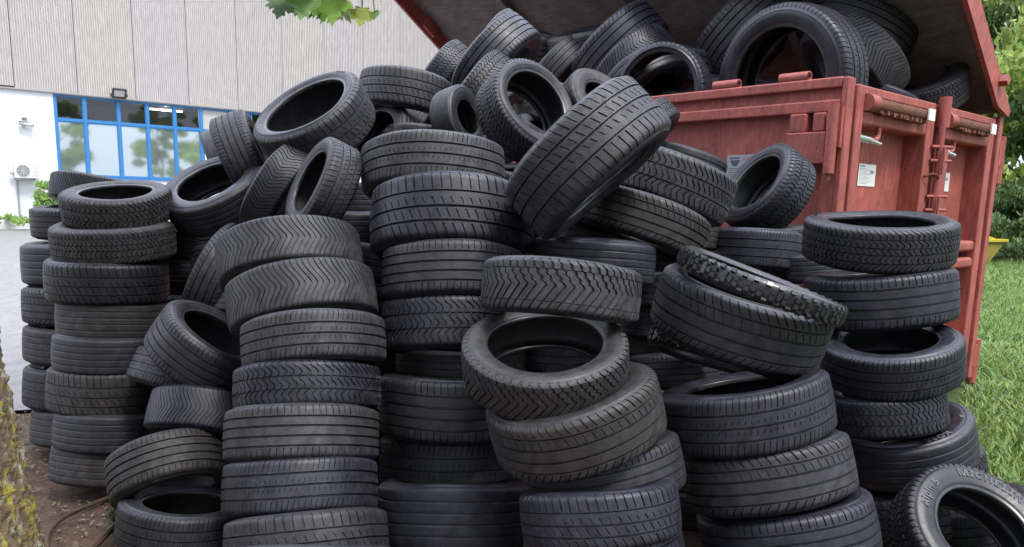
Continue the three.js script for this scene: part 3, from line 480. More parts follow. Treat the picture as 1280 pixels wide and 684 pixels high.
function tyreGeo(type, wr, rim) {
  wr = Math.round(wr / 0.03) * 0.03; rim = Math.round(rim / 0.04) * 0.04;
  const key = [type, wr.toFixed(2), rim.toFixed(2)].join(); if (cache[key]) return cache[key];
  const S = TREAD[type], ri = 0.5 * rim, mid = (0.5 + ri) / 2 + 0.004;
  const prof = v => { const a = Math.abs(v), s = Math.sign(v); let h = 0.445 * wr * a, r = 0.5 - 0.007 * v * v; if (a > 0.84) { const k = (a - 0.84) / 0.16, an = k * 1.25; h = wr * (0.374 + 0.088 * Math.sin(an)); r -= 0.042 * (1 - Math.cos(an)) / 0.6847 * 0.75; } return [r, s * h]; };
  const vs = new Set(); const add = v => vs.add(Math.round(v * 1e4) / 1e4);
  for (let k = 0; k <= 24; k++) add(-1 + k / 12); for (const v of [0.88, 0.96]) { add(v); add(-v); }
  if (type === 'chev' || type === 'vwin') for (let k = 0; k <= 16; k++) add(-0.8 + k / 10);
  if (type === 'vwin') for (let k = -7; k <= 7; k++) { add(k / 8 - 0.004); add(k / 8 + 0.004); }
  for (const [c, w] of S.gr) { for (const v of [...vs]) if (Math.abs(v - c) < w / 2 + 0.025) vs.delete(v); for (const e of [-w / 2, -w / 2 + 0.012, w / 2 - 0.012, w / 2]) add(c + e); }
  const list = [...vs].sort((a, b) => a - b);
  // rows where the notch switches on or off get a twin just beside them
  const all = []; for (let k = 0; k < list.length; k++) { all.push(list[k]); if (k < list.length - 1 && (S.notch(list[k]) > 0) !== (S.notch(list[k + 1]) > 0)) { let a = list[k], b = list[k + 1]; for (let t = 0; t < 20; t++) { const m = (a + b) / 2; if ((S.notch(m) > 0) === (S.notch(list[k]) > 0)) a = m; else b = m; } if (a - list[k] > 0.003) all.push(a - 0.001); if (list[k + 1] - b > 0.003) all.push(b + 0.001); } }
  const rows = all.map(v => { const [r, h] = prof(v); let d = 0; for (const [c, w] of S.gr) if (Math.abs(v - c) < w / 2 - 0.008) d = S.d; return { r: r - d, h, skew: S.N ? S.skew(v) / S.N : 0, notch: Math.max(0, S.notch(v) - d) }; });
  let cols;
  if (S.N) { cols = []; for (let k = 0; k < S.N; k++) { const g = S.g * (1 + 0.25 * Math.sin(k * 2.1)), e = 0.03, w = 0.25 * Math.sin(k * 1.3) * 0.3; for (const [f, q] of [[0, 0], [1 - g, 0], [1 - g + e, 1], [1 - e, 1]]) cols.push([(k + f + w * (f ? 1 : 0) * 0) / S.N, q]); } } else cols = plainCols(96);
  const tread = S.N ? toCreasedNormals(ring(rows, cols), 0.62) : ring(rows, cols);
  const c80 = plainCols(80);
  const [er, eh] = prof(1);
  const sw = [[er, eh / wr], [er - 0.012, 0.478], [er - 0.014, 0.489], [er - 0.019, 0.489], [er - 0.022, 0.482], [mid + 0.012, 0.497], [mid - 0.012, 0.497], [ri + 0.040, 0.470], [ri + 0.037, 0.458], [ri + 0.022, 0.44]];
  const bd = [[ri + 0.022, 0.44], [ri + 0.008, 0.432], [ri + 0.001, 0.418], [ri, 0.36], [ri + 0.006, 0.345]];
  const ln = [[ri + 0.006, 0.345], [ri + 0.02, 0.385], [mid, 0.468], [0.452, 0.44], [0.474, 0.36], [0.481, 0.18], [0.482, 0]];
  const R = a => a.map(([r, h]) => ({ r, h: h * wr })), Fl = a => a.map(([r, h]) => ({ r, h: -h * wr })).reverse();
  const out = { wr, tread, top: ring(R(sw), c80), bot: ring(Fl(sw), c80), beadTop: ring(R(bd), c80), beadBot: ring(Fl(bd), c80), liner: ring([...R(ln), ...Fl(ln).slice(1)], plainCols(64)), mid, ri };
  return cache[key] = out;
}
function knobGeo() {
  if (cache.knob) return cache.knob;
  const wr = 0.13, ri = 0.4;
  const half = [[ri, 0.30], [ri + 0.012, 0.36], [0.42, 0.43], [0.435, 0.47], [0.455, 0.455], [0.47, 0.38], [0.479, 0.24], [0.483, 0.08]];
  const outer = [...half.map(([r, h]) => ({ r, h: -h * wr })), ...half.slice().reverse().map(([r, h]) => ({ r, h: h * wr }))];
  const inner = half.map(([r, h]) => ({ r: Math.max(ri, r - 0.012), h: h * wr * 0.82 }));
  const kn = []; const put = (a, r, h, tilt, sx, sy, sz) => { const g = new THREE.BoxGeometry(sx, sy, sz); g.rotateZ(tilt); g.translate(r, h, 0); g.rotateY(-a); kn.push(g); };
  const N = 46; for (let k = 0; k < N; k++) { const a = k / N * Math.PI * 2, b = a + Math.PI / N; for (const s of [-1, 1]) { put(a, 0.488, s * 0.13 * wr, 0, 0.024, 0.024, 0.024); put(b, 0.478, s * 0.33 * wr, s * 0.6, 0.024, 0.022, 0.028); } if (k % 2) put(b, 0.49, 0, 0, 0.022, 0.03, 0.02); }
  return cache.knob = { casing: ring(outer, plainCols(80)), liner: ring([...inner.slice().reverse().map(o => o).reverse(), ...inner.slice().reverse().map(o => ({ r: o.r, h: -o.h }))], plainCols(64)), knobs: merge(kn) };
}
const font = await new FontLoader().loadAsync('fonts/droid/droid_sans_bold.typeface.json');
function arcText(txt, r0, h, size, phi0, depth, sx = 1) {
  const g = new TextGeometry(txt, { font, size, depth, curveSegments: 4, bevelEnabled: false }); g.computeBoundingBox(); const P = g.attributes.position;
  for (let i = 0; i < P.count; i++) { const x = P.getX(i) * sx, y = P.getY(i), z = P.getZ(i), a = phi0 + x / r0; P.setXYZ(i, (r0 + y) * Math.cos(a), h + z, (r0 + y) * Math.sin(a)); }
  g.computeVertexNormals(); return g;
}
const TYRE_GROUPS = ['tyres of the stack nearest the white building wall', 'tyres in the loose heap', 'tyres of the stack of eight beside the bare earth', 'tyres heaped between the stack of eight and the leaning stack', 'tyres of the leaning stack with chevron tyres on top', 'tyres of the dark stack with the widest tyre', 'tyres of the stack topped by an upright V tread tyre', 'motocross tyres', 'tyres of the stack under the motocross tyre', 'tyres of the stack in front of the container doors', 'tyres beside the lawn', 'tyres in the loose heap behind the leaning stack', 'tyres spilling from the container', 'tyres loaded in the container', 'tyres heaped against the long side of the container', 'tyres deep in the shadowed gaps of the pile'];
// x, y, z, axis x, y, z, diameter, width ratio, rim ratio, tread, tone, group, label
const TYRES = [
  [-2.734,1.404,-4.886,0.012,0.999,0.033,0.535,0.36,0.64,'rib',3,0,'top tyre of the dark stack by the yard, behind the stack of eight'],
  [-2.743,1.151,-4.843,0.02,1,-0.004,0.613,0.42,0.64,'worn',0,0,'second tyre from top of the dark stack by the yard, behind the stack of eight'],
  [-2.732,0.894,-4.799,0.029,0.999,-0.042,0.604,0.38,0.64,'rib',1,0,'third tyre from top of the dark stack by the yard, behind the stack of eight'],
  [-2.727,0.656,-4.759,0.037,0.996,-0.076,0.596,0.38,0.64,'worn',2,0,'fourth tyre from top of the dark stack by the yard, behind the stack of eight'],
  [-2.721,0.393,-4.715,0.045,0.992,-0.116,0.604,0.42,0.64,'rib',3,0,'fifth tyre from top of the dark stack by the yard, behind the stack of eight'],
  [-2.681,0.151,-4.655,0.045,0.984,-0.171,0.562,0.4,0.64,'worn',2,0,'bottom tyre of the dark stack by the yard, behind the stack of eight'],
  [-2.724,1.594,-5.07,0.081,0.983,-0.163,0.511,0.34,0.64,'chev',3,1,'tilted chevron tread tyre showing over the open tyre on the stack of eight'],
  [-2.181,1.527,-4.293,0.019,0.974,0.226,0.563,0.31,0.64,'winter',2,2,'open tyre with brown dusty rim on top of the stack of eight'],
  [-2.166,1.338,-4.202,-0.005,0.996,0.094,0.615,0.31,0.64,'winter',2,2,'winter tyre with zigzag tread, second from top in the stack of eight'],
  [-2.198,1.134,-4.169,0.042,0.999,0.023,0.609,0.37,0.64,'asym',3,2,'wide tyre, third from top in the stack of eight'],
  [-2.185,0.922,-4.17,0.025,0.998,-0.057,0.564,0.36,0.64,'worn',2,2,'worn brownish tyre, fourth from top in the stack of eight'],
  [-2.179,0.738,-4.11,0.026,0.994,-0.104,0.564,0.36,0.64,'worn',3,2,'plain dark tyre, fifth from top in the stack of eight'],
  [-2.188,0.535,-4.103,0.033,0.991,-0.133,0.61,0.4,0.64,'asym',2,2,'bulging tyre, sixth from top in the stack of eight'],
  [-2.152,0.331,-4.034,0.041,0.985,-0.17,0.572,0.37,0.64,'worn',3,2,'dark tyre, second from bottom in the stack of eight'],
  [-2.186,0.146,-4.034,0.057,0.982,-0.18,0.575,0.36,0.64,'worn',2,2,'brown dusty tyre standing on earth, bottom of the stack of eight'],
  [-1.483,0.859,-3.676,0.595,0.803,0.043,0.534,0.44,0.64,'rib',1,3,'tipped tyre with open side up, between stack of eight and leaning stack'],
  [-1.664,0.657,-3.854,0.268,0.875,-0.403,0.54,0.34,0.64,'rib',1,3,'tyre partly hidden under the tipped open tyre'],
  [-1.463,0.549,-3.558,0.073,0.872,-0.484,0.506,0.4,0.64,'chev',0,3,'shiny dark tyre under the tipped open one and over the brown tilted one'],
  [-1.552,0.341,-3.383,-0.348,0.806,-0.479,0.547,0.4,0.64,'rib',2,3,'brown dusty tyre tilted over an open tyre on the ground'],
  [-1.425,0.167,-3.219,0.089,0.987,-0.133,0.558,0.36,0.64,'rib',3,3,'open tyre on the ground with a brown tyre tilted over it'],
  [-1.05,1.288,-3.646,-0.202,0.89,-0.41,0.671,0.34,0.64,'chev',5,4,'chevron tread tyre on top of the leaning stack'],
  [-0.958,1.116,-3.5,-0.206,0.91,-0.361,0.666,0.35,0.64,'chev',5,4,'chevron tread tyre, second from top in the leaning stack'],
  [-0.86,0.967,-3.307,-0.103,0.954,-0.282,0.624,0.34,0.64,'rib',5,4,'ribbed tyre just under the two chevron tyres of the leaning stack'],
  [-0.873,0.782,-3.237,-0.074,0.952,-0.296,0.623,0.31,0.64,'winter',0,4,'winter tyre with curved sipes, fourth from top in the leaning stack'],
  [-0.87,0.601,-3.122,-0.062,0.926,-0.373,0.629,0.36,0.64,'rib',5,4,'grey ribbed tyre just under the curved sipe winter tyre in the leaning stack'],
  [-0.851,0.413,-3.019,-0.069,0.914,-0.399,0.612,0.36,0.64,'rib',0,4,'ribbed tyre, sixth from top in the leaning stack'],
  [-0.795,0.242,-2.895,-0.106,0.913,-0.394,0.637,0.34,0.64,'asym',1,4,'tyre with scooped shoulder slots low in the leaning stack'],
  [-0.714,0.218,-2.656,-0.047,0.9,-0.434,0.624,0.34,0.64,'rib',1,4,'lowest tyre of the leaning stack'],
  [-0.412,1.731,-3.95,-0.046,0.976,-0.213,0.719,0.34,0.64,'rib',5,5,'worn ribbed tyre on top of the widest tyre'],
  [-0.303,1.469,-3.801,-0.009,0.955,-0.296,0.798,0.41,0.64,'asym',0,5,'widest tyre with slanted slots and bluish sheen, second from top in its stack'],
  [-0.283,1.238,-3.65,0.001,0.971,-0.239,0.681,0.37,0.64,'rib',1,5,'ribbed tyre directly under the widest tyre'],
  [-0.284,1.008,-3.609,-0.028,0.974,-0.223,0.676,0.36,0.64,'winter',0,5,'dark tyre, second below the widest tyre'],
  [-0.246,0.764,-3.745,-0.019,0.987,-0.159,0.65,0.32,0.64,'worn',2,5,'narrow tyre, third below the widest tyre'],
  [-0.259,0.652,-3.515,-0.015,0.988,-0.156,0.723,0.4,0.64,'rib',3,5,'dark ribbed tyre, fourth below the widest tyre'],
  [-0.26,0.338,-3.611,-0.014,0.977,-0.211,0.73,0.38,0.64,'rib',1,5,'dark ribbed tyre, fifth below the widest tyre'],
  [-0.232,0.217,-3.298,-0.013,0.965,-0.26,0.715,0.4,0.64,'worn',0,5,'lowest tyre in the stack of the widest tyre'],
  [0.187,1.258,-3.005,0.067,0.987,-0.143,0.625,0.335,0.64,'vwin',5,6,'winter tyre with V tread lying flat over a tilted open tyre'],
  [0.125,1.02,-2.826,-0.043,0.943,0.33,0.623,0.28,0.66,'vwin',2,6,'tilted open winter tyre with bright bead under the flat V tread tyre'],
  [0.244,0.814,-2.777,-0.275,0.958,0.079,0.644,0.36,0.64,'rib',2,6,'brown grey ribbed tyre under the tilted open winter tyre'],
  [0.364,0.587,-2.846,-0.216,0.968,-0.131,0.617,0.34,0.64,'rib',1,6,'ribbed tyre, third below the flat V tread tyre'],
  [0.332,0.504,-2.643,-0.126,0.961,-0.246,0.578,0.34,0.64,'asym',0,6,'bluish tyre, fourth below the flat V tread tyre'],
  [0.373,0.277,-2.769,-0.167,0.959,-0.23,0.61,0.34,0.64,'rib',0,6,'bluish ribbed tyre, fifth below the flat V tread tyre'],
  [0.407,0.168,-2.608,-0.084,0.957,-0.279,0.6,0.32,0.64,'rib',3,6,'lowest tyre in the stack of the flat V tread tyre'],
  [0.979,1.293,-3.052,0.319,0.946,0.063,0.685,0.13,0.78,'knob',0,7,'knobbly motocross tyre lying aslant on a big tilted tyre'],
  [0.949,1.148,-3.184,0.225,0.964,0.144,0.731,0.35,0.72,'rib',1,8,'big tilted ribbed tyre right under the motocross tyre'],
  [0.972,0.925,-3.376,0.278,0.943,-0.183,0.746,0.13,0.78,'knob',3,7,'motocross tyre squeezed under the big tilted tyre'],
  [0.948,0.785,-3.026,-0.203,0.97,-0.132,0.674,0.36,0.64,'rib',0,8,'bluish wide tyre, first flat one below the big tilted tyre'],
  [1.038,0.549,-2.976,-0.201,0.952,-0.231,0.659,0.36,0.64,'rib',1,8,'ribbed tyre, second flat one below the big tilted tyre'],
  [1.125,0.32,-2.952,-0.217,0.955,-0.2,0.697,0.34,0.64,'rib',0,8,'open edged tyre, third flat one below the big tilted tyre'],
  [1.046,0.206,-2.766,-0.168,0.938,-0.302,0.668,0.33,0.64,'rib',3,8,'lowest tyre under the big tilted tyre and its motocross tyre'],
  [1.754,1.453,-3.746,-0.042,0.993,0.114,0.683,0.31,0.66,'winter',3,9,'open top tyre of the stack in front of the container doors'],
  [1.776,1.176,-3.723,-0.107,0.992,-0.067,0.679,0.38,0.64,'rib',0,9,'blue black ribbed tyre, second in the stack before the container doors'],
  [1.749,0.929,-3.501,-0.186,0.972,0.144,0.613,0.34,0.64,'rib',0,9,'tilted open tyre, third in the stack before the container doors'],
  [1.732,0.684,-3.483,-0.135,0.985,-0.104,0.535,0.34,0.64,'winter',0,9,'small tyre resting on the sidewall of the lettered tyre'],
  [1.879,0.504,-3.554,-0.294,0.952,0.083,0.616,0.38,0.64,'worn',0,9,'bald tyre with raised white letters KOM on its sidewall'],
  [2.066,0.307,-3.739,-0.195,0.977,-0.082,0.608,0.34,0.64,'winter',3,9,'tyre peeping out behind and below the lettered bald tyre'],
  [1.912,0.171,-3.599,-0.143,0.979,-0.143,0.661,0.36,0.64,'rib',3,9,'lowest tyre of the stack before the container doors'],
  [1.895,0.274,-2.979,0.108,0.744,0.659,0.62,0.36,0.6,'winter',3,10,'tyre leaning with its lettered side up at the edge of the grass'],
  [2.199,0.17,-3.469,-0.259,0.951,-0.169,0.556,0.36,0.64,'rib',3,10,'ribbed tyre on the grass seen through the leaning lettered tyre'],
  [-1.714,1.6,-4.512,-0.215,0.822,0.527,0.608,0.34,0.64,'worn',3,11,'open tyre slumped behind the stack of eight'],
  [-1.615,1.827,-4.706,0.917,0.368,-0.156,0.524,0.42,0.64,'rib',1,11,'dark ribbed tyre on edge, beside the big open tyre against the wall panels'],
  [-1.89,1.791,-5.205,0.902,0.371,-0.221,0.497,0.4,0.64,'worn',3,11,'tyre on edge half hidden behind the ribbed tyre on edge'],
  [-1.127,2.011,-4.447,-0.362,0.752,0.551,0.658,0.38,0.7,'asym',1,11,'big open tyre tilted skyward against the corrugated wall view'],
  [-1.279,1.621,-4.302,0.843,-0.538,-0.003,0.576,0.32,0.64,'chev',3,11,'chevron tread tyre on edge above the leaning stack'],
  [-0.95,1.641,-3.881,-0.768,0.409,0.493,0.492,0.36,0.64,'asym',1,11,'tyre on edge with narrow opening, between chevron tyre and widest tyre'],
  [-1.585,1.154,-4.204,0.893,-0.446,-0.062,0.593,0.34,0.64,'rib',3,11,'dark tyre on edge beside the chevron tyres of the leaning stack'],
  [-1.569,1.177,-4.413,0.083,0.955,-0.286,0.515,0.34,0.64,'rib',3,11,'tyre hidden in shadow behind the top of the leaning stack'],
  [-1.404,1.029,-4.156,0.03,0.969,-0.246,0.513,0.34,0.64,'worn',3,11,'tyre deep in the gap under the dark tyre on edge'],
  [0.304,1.776,-3.374,0.676,-0.718,0.166,0.729,0.41,0.64,'asym',5,12,'very wide grey tyre leaning on edge in the middle of the heap'],
  [0.053,2.084,-4.444,0.55,0.452,0.702,0.561,0.42,0.66,'winter',1,12,'open winter tyre with bright bead above the very wide grey tyre'],
  [-0.245,2.204,-5.066,0.818,-0.573,0.049,0.676,0.32,0.64,'winter',3,12,'narrow siped tyre on edge beside the bright beaded open tyre'],
  [-0.333,2.048,-4.568,0.826,0.26,0.5,0.373,0.42,0.5,'worn',3,12,'small scooter sized tyre wedged beside the narrow siped tyre'],
  [-0.702,2.222,-5.072,0.146,0.978,-0.15,0.614,0.4,0.64,'asym',1,12,'wide grey tyre lying on the heap before the corrugated wall'],
  [-0.826,1.946,-4.942,-0.603,0.337,0.723,0.514,0.36,0.64,'worn',3,12,'open tyre sunk in the heap under the wide grey tyre'],
  [-0.698,2.049,-5.336,0.879,-0.477,-0.012,0.457,0.36,0.64,'winter',3,12,'tyre showing only its tread beside the sunken open tyre'],
  [-0.143,2.487,-5.35,0.756,-0.636,0.154,0.668,0.38,0.64,'rib',0,12,'ribbed tyre on edge under the open lid, at the heap crest'],
  [-0.18,2.672,-6.037,0.814,-0.579,0.045,0.667,0.34,0.64,'rib',3,12,'tyre on edge just behind the ribbed crest tyre under the lid'],
  [-0.547,2.509,-6.011,0.778,-0.627,0.051,0.535,0.36,0.64,'winter',0,12,'bluish tyre at the outer end of the crest under the lid edge'],
  [-0.197,2.162,-5.05,0.718,-0.695,0.05,0.472,0.36,0.64,'worn',3,12,'shadowed tyre between the siped tyre and the crest tyre'],
  [0.456,2.159,-4.76,0.486,0.553,0.677,0.456,0.44,0.5,'chev',2,12,'yellowish sidewall tyre peeping over the very wide grey tyre'],
  [0.245,2.07,-5.049,0.468,0.85,-0.242,0.446,0.36,0.64,'chev',3,12,'chevron tyre seen through the bright beaded open tyre'],
  [-0.055,1.676,-4.435,-0.189,0.96,0.205,0.522,0.34,0.64,'worn',3,12,'shadowed tyre lying under the bright beaded open tyre'],
  [0.403,2.83,-7.672,0.721,-0.671,0.173,0.705,0.36,0.64,'rib',3,12,'dark tyre on edge deep under the lid behind the bright beaded tyre'],
  [0.925,2.957,-7.38,0.659,-0.719,0.22,0.922,0.4,0.64,'rib',0,13,'ribbed tyre on edge, rearmost of three leaning together in the container'],
  [1.018,2.758,-7.105,0.638,-0.714,0.29,0.839,0.34,0.64,'chev',0,13,'chevron tyre on edge, middle of three leaning together in the container'],
  [1.079,2.596,-6.911,0.533,-0.751,0.39,0.812,0.34,0.64,'worn',0,13,'smooth tyre, foremost of three leaning together in the container'],
  [1.144,2.449,-6.31,-0.609,-0.019,0.793,0.774,0.26,0.8,'asym',0,13,'thin tyre standing upright facing out behind the container rim'],
  [2.025,3.08,-7.194,0.633,-0.682,0.367,1.061,0.36,0.64,'rib',1,13,'large tyre leaning under the lid with scuffed white marks'],
  [1.984,2.498,-5.882,-0.771,-0.09,0.631,1.075,0.32,0.68,'rib',0,13,'largest open tyre standing behind the container rim near the hinge tubes'],
  [2.663,2.746,-6.423,-0.682,-0.73,0.033,0.875,0.36,0.64,'chev',1,13,'chevron tyre leaning on the largest open tyre in the container'],
  [2.854,3.049,-6.856,-0.408,-0.913,0.016,0.916,0.36,0.64,'rib',3,13,'tyre lying on top of the chevron tyre under the lid'],
  [2.878,2.425,-6.284,-0.358,-0.929,-0.093,0.528,0.36,0.64,'rib',0,13,'tyre sunk behind the container door rim'],
  [3.363,2.591,-6.786,-0.362,0.871,0.331,0.815,0.34,0.64,'winter',1,13,'open tyre lying on the rim above the far container door'],
  [1.536,1.688,-4.803,-0.798,0.542,0.263,0.577,0.42,0.64,'winter',0,14,'bluish open tyre leaning under the container data plate'],
  [1.457,1.336,-4.681,0.06,0.994,-0.091,0.542,0.44,0.64,'rib',0,14,'bluish wide tyre under the open tyre by the container side'],
  [1.44,1.125,-4.739,0.054,0.992,-0.116,0.508,0.38,0.64,'winter',3,14,'tyre under the bluish wide tyre by the container side'],
  [1.45,0.933,-4.705,0.011,0.99,-0.137,0.527,0.36,0.64,'worn',3,14,'lowest tyre seen by the container side behind the motocross tyre'],
  [0.797,1.7,-4.124,0.338,0.94,-0.054,0.684,0.37,0.64,'winter',1,14,'winter tyre with fine zigzag tread on a ribbed tyre beside the container'],
  [0.635,1.512,-3.91,0.329,0.943,-0.054,0.678,0.32,0.64,'rib',2,14,'brown grey ribbed tyre beneath the fine zigzag winter tyre'],
  [0.383,1.327,-3.709,0.043,0.999,-0.033,0.602,0.34,0.64,'worn',0,14,'flat dark tyre between the ribbed tyre and the flat V tread tyre'],
  [1.043,1.823,-4.867,0.264,0.962,-0.075,0.5,0.36,0.64,'rib',3,14,'tyre peeping over the fine zigzag winter tyre'],
  [0.75,2.011,-4.625,0.664,-0.701,0.26,0.425,0.36,0.64,'winter',3,14,'tyre peeping out behind the upper end of the very wide grey tyre'],
  [-0.749,1.243,-4.2,0.149,0.983,-0.11,0.557,0.36,0.64,'worn',0,15,'shadowed dark tyre deep in a gap of the pile'],
  [-0.741,0.943,-4.149,-0.099,0.991,-0.085,0.557,0.36,0.64,'rib',1,15,'shadowed dark tyre deep in a gap of the pile'],
  [-0.734,0.643,-4.098,0.024,0.987,-0.162,0.557,0.36,0.64,'worn',2,15,'shadowed dark tyre deep in a gap of the pile'],
  [-0.719,0.335,-3.998,-0.039,0.981,-0.192,0.559,0.36,0.64,'rib',3,15,'shadowed dark tyre deep in a gap of the pile'],
  [-0.752,0.152,-3.889,0.002,0.974,-0.228,0.56,0.36,0.64,'worn',0,15,'shadowed dark tyre deep in a gap of the pile'],
  [0.057,1.601,-4.204,0.321,0.944,-0.082,0.531,0.36,0.64,'rib',1,15,'shadowed dark tyre deep in a gap of the pile'],
  [0.208,1.434,-4.282,-0.106,0.988,-0.113,0.55,0.36,0.64,'worn',2,15,'shadowed dark tyre deep in a gap of the pile'],
  [0.249,0.833,-3.924,0.008,0.992,-0.122,0.538,0.36,0.64,'rib',3,15,'shadowed dark tyre deep in a gap of the pile'],
  [0.806,0.993,-4.056,0.053,0.995,-0.085,0.534,0.36,0.64,'worn',0,15,'shadowed dark tyre deep in a gap of the pile'],
  [0.833,0.742,-4.013,-0.074,0.988,-0.136,0.533,0.36,0.64,'rib',1,15,'shadowed dark tyre deep in a gap of the pile'],
  [0.841,0.505,-3.922,-0.017,0.991,-0.133,0.526,0.36,0.64,'worn',2,15,'shadowed dark tyre deep in a gap of the pile'],
  [0.853,0.253,-3.829,-0.054,0.981,-0.188,0.527,0.36,0.64,'rib',3,15,'shadowed dark tyre deep in a gap of the pile'],
  [1.829,0.655,-4.303,-0.095,0.986,-0.141,0.484,0.36,0.64,'worn',0,15,'shadowed dark tyre deep in a gap of the pile'],
  [1.813,0.444,-4.216,-0.044,0.99,-0.134,0.491,0.36,0.64,'rib',1,15,'shadowed dark tyre deep in a gap of the pile'],
  [1.806,0.24,-4.126,-0.12,0.977,-0.177,0.494,0.36,0.64,'worn',2,15,'shadowed dark tyre deep in a gap of the pile'],
  [-1.912,1.321,-4.72,-0.157,0.984,0.081,0.533,0.36,0.64,'rib',3,15,'shadowed dark tyre deep in a gap of the pile'],
  [-2.116,1.156,-4.895,0.037,0.999,-0.03,0.513,0.36,0.64,'worn',0,15,'shadowed dark tyre deep in a gap of the pile'],
  [-2.073,0.889,-4.799,0.019,0.999,-0.041,0.518,0.36,0.64,'rib',1,15,'shadowed dark tyre deep in a gap of the pile'],
  [-0.502,1.921,-4.718,0.141,0.989,-0.035,0.474,0.36,0.64,'worn',2,15,'shadowed dark tyre deep in a gap of the pile'],
  [-0.269,1.886,-4.817,-0.109,0.992,0.065,0.511,0.36,0.64,'rib',3,15,'shadowed dark tyre deep in a gap of the pile'],
  [0.39,2.186,-5.272,0.484,0.874,0.045,0.527,0.36,0.64,'worn',0,15,'shadowed dark tyre deep in a gap of the pile'],
  [0.119,3.13,-8.181,0.151,0.952,0.268,0.889,0.36,0.64,'rib',1,15,'shadowed dark tyre deep in a gap of the pile'],
  [0.697,3.097,-7.838,-0.201,0.947,0.249,0.839,0.36,0.64,'worn',2,15,'shadowed dark tyre deep in a gap of the pile'],
  [1.653,2.847,-7.364,0.149,0.969,0.199,0.847,0.36,0.64,'rib',3,15,'shadowed dark tyre deep in a gap of the pile'],
  [1.556,2.437,-6.735,-0.126,0.975,0.182,0.719,0.36,0.64,'worn',0,15,'shadowed dark tyre deep in a gap of the pile'],
  [1.937,2.521,-6.773,0.039,0.969,0.243,0.765,0.36,0.64,'rib',1,15,'shadowed dark tyre deep in a gap of the pile'],
  [2.382,2.453,-6.564,-0.133,0.976,0.174,0.712,0.36,0.64,'worn',2,15,'shadowed dark tyre deep in a gap of the pile'],
  [3.119,2.519,-6.988,-0.077,0.967,0.244,0.694,0.36,0.64,'rib',3,15,'shadowed dark tyre deep in a gap of the pile'],
  [0.02,2.399,-5.801,0.238,0.962,0.134,0.58,0.36,0.64,'worn',0,15,'shadowed dark tyre deep in a gap of the pile'],
  [0.833,2.426,-6.932,-0.062,0.984,0.166,0.689,0.36,0.64,'rib',1,15,'shadowed dark tyre deep in a gap of the pile'],
  [0.984,1.434,-4.739,0.063,0.998,-0.022,0.524,0.36,0.64,'worn',2,15,'shadowed dark tyre deep in a gap of the pile'],
  [-0.473,2.164,-5.46,-0.022,0.994,0.104,0.547,0.36,0.64,'rib',3,15,'shadowed dark tyre deep in a gap of the pile'],
  [-0.899,1.423,-4.534,-0.016,1,-0,0.572,0.36,0.64,'worn',0,15,'shadowed dark tyre deep in a gap of the pile'],
  [-0.888,1.114,-4.582,0.07,0.994,-0.083,0.585,0.36,0.64,'rib',1,15,'shadowed dark tyre deep in a gap of the pile'],
  [0.476,1.391,-4.397,0.15,0.988,-0.031,0.538,0.36,0.64,'worn',2,15,'shadowed dark tyre deep in a gap of the pile'],
  [0.848,1.236,-4.299,-0.108,0.989,-0.105,0.524,0.36,0.64,'rib',3,15,'shadowed dark tyre deep in a gap of the pile'],
  [1.762,0.938,-4.553,-0.041,0.994,-0.104,0.49,0.36,0.64,'worn',0,15,'shadowed dark tyre deep in a gap of the pile'],
  [0.218,1.945,-4.825,0.308,0.917,0.254,0.535,0.36,0.64,'rib',1,15,'shadowed dark tyre deep in a gap of the pile'],
  [1.62,1.393,-4.822,-0.039,0.999,-0,0.514,0.36,0.64,'worn',2,15,'shadowed dark tyre deep in a gap of the pile'],
  [0.658,1.163,-3.986,-0.028,0.997,-0.077,0.483,0.36,0.64,'rib',3,15,'shadowed dark tyre deep in a gap of the pile'],
  [1.764,1.244,-4.605,-0.116,0.99,-0.084,0.467,0.36,0.64,'worn',0,15,'shadowed dark tyre deep in a gap of the pile'],
  [1.85,0.541,-4.385,-0.056,0.985,-0.164,0.453,0.36,0.64,'rib',1,15,'shadowed dark tyre deep in a gap of the pile'],
  [1.814,0.751,-4.522,-0.022,0.995,-0.1,0.466,0.36,0.64,'worn',2,15,'shadowed dark tyre deep in a gap of the pile'],
  [1.041,1.2,-4.395,0.054,0.998,-0.042,0.466,0.36,0.64,'rib',3,15,'shadowed dark tyre deep in a gap of the pile'],
  [-2.256,0.996,-5.02,0.006,0.999,-0.046,0.502,0.36,0.64,'worn',0,15,'shadowed dark tyre deep in a gap of the pile'],
  [-0.677,0.722,-4.263,-0.049,0.989,-0.142,0.49,0.36,0.64,'rib',1,15,'shadowed dark tyre deep in a gap of the pile'],
  [0.698,0.825,-4.129,0.003,0.991,-0.132,0.481,0.36,0.64,'worn',2,15,'shadowed dark tyre deep in a gap of the pile'],
  [1.098,0.639,-4.199,-0.078,0.985,-0.153,0.484,0.36,0.64,'rib',3,15,'shadowed dark tyre deep in a gap of the pile'],
  [0.888,0.136,-3.61,-0.056,0.969,-0.241,0.486,0.36,0.64,'worn',0,15,'shadowed dark tyre deep in a gap of the pile'],
  [-1.025,2.077,-5.862,-0.022,0.996,0.085,0.524,0.36,0.64,'rib',1,15,'shadowed dark tyre deep in a gap of the pile'],
  [0.262,2.228,-5.682,0.152,0.982,0.116,0.541,0.36,0.64,'worn',2,15,'shadowed dark tyre deep in a gap of the pile'],
  [-0.952,1.332,-4.924,-0.057,0.997,-0.043,0.549,0.36,0.64,'rib',3,15,'shadowed dark tyre deep in a gap of the pile'],
  [-0.929,1.583,-4.815,0.005,0.999,-0.04,0.508,0.36,0.64,'worn',0,15,'shadowed dark tyre deep in a gap of the pile'],
  [-0.809,0.383,-4.457,-0.01,0.981,-0.193,0.54,0.36,0.64,'rib',1,15,'shadowed dark tyre deep in a gap of the pile'],
];
const byLabel = {};
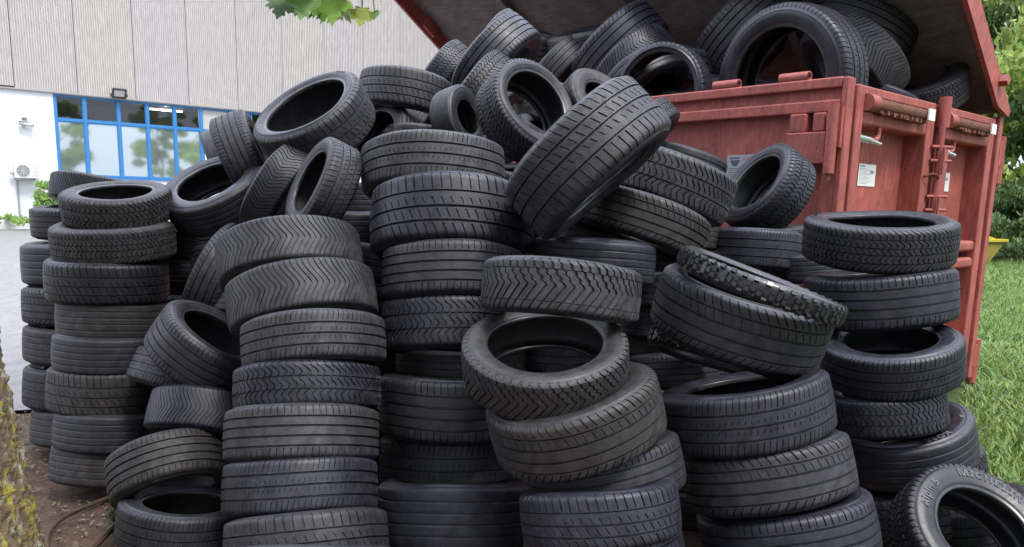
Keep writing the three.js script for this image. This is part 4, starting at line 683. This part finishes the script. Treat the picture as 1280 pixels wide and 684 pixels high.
TYRES.forEach(([x, y, z, nx, ny, nz, D, wr, rim, type, tone, gi, label], k) => {
  if (tone === 3 && k % 3 === 0) tone = 4;
  const o = thing(type === 'knob' ? 'motocross_tyre' : 'car_tyre', label, 'tyre', [x, y, z], 0, TYRE_GROUPS[gi]);
  const n = V(nx, ny, nz).normalize();
  o.quaternion.setFromUnitVectors(V(0, 1, 0), n).multiply(new THREE.Quaternion().setFromAxisAngle(V(0, 1, 0), label.includes('letter') ? 0 : k * 2.399));
  byLabel[label] = o;
  if (type === 'knob') {
    const g = knobGeo(); o.scale.set(D, D, D);
    const kr = new THREE.MeshStandardMaterial({ color: lin(0.03, 0.03, 0.033), roughness: 0.38, roughnessMap: roughTex });
    mesh('casing', g.casing, kr, o); mesh('knobs', g.knobs, kr, o); mesh('inner_liner', g.liner, kr, o); return;
  }
  const kind = type === 'rib' ? ['rib', 'rib2', 'rib3'][k % 3] : type === 'winter' ? ['winter', 'winter2'][k % 2] : type;
  const g = tyreGeo(kind, wr, rim); o.scale.set(D * rr(0.985, 1.01), D * wr / g.wr, D * rr(0.985, 1.01));
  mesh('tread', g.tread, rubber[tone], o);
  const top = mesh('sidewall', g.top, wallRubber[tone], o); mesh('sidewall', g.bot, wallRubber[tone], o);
  const b = bead;
  mesh('bead', g.beadTop, b, o); mesh('bead', g.beadBot, bead, o); mesh('inner_liner', g.liner, wallRubber[tone], o);
  if (label.includes('raised white letters')) {
    mesh('lettering', wobble(arcText('KOM', g.mid - 0.022, 0.499 * g.wr, 0.05, 1.1, 0.003, 1.25)), letterPale, top);
    const d = new THREE.CylinderGeometry(0.018, 0.018, 0.003, 20); d.scale(0.7, 1, 1.2); d.translate(0, 0.5 * g.wr, 0); d.translate(g.mid * Math.cos(0.5), 0, g.mid * Math.sin(0.5)); mesh('paint_mark', wobble(d), letterPale, top);
  } else if (label.includes('lettered side up')) {
    mesh('lettering', merge([arcText('Alpin 5', g.mid - 0.03, 0.499 * g.wr, 0.05, -2.85, 0.003, 1.0), arcText('MICHELIN', g.mid - 0.024, 0.499 * g.wr, 0.052, -1.75, 0.003, 1.25)].map(wobble)), letterGrey, top);
  } else if (k % 2 === 0 && type !== 'worn') {
    const bars = []; for (let q = 0; q < 3; q++) { const n0 = 9 + ((k * 5 + q * 7) % 14); for (let i = 0; i < n0; i++) { const b = new THREE.BoxGeometry(0.022, 0.0024, 0.0035); b.translate(g.mid + 0.002, 0.4975 * g.wr, 0); b.rotateY(-(q * 2.1 + k + i * 0.026)); bars.push(b); } }
    mesh('moulded_bars', wobble(merge(bars)), wallRubber[tone], top);
  }
  if (k % 3 === 0 && type !== 'worn' && !label.includes('letter')) {
    const r = 0.486; const t = new THREE.TorusGeometry(g.mid - 0.02, 0.0012, 4, 80); t.rotateX(Math.PI / 2); t.translate(0, 0.4965 * g.wr, 0); mesh('mould_ridge', wobble(t), wallRubber[tone], top);
  }
});
renderer.render(scene, camera);
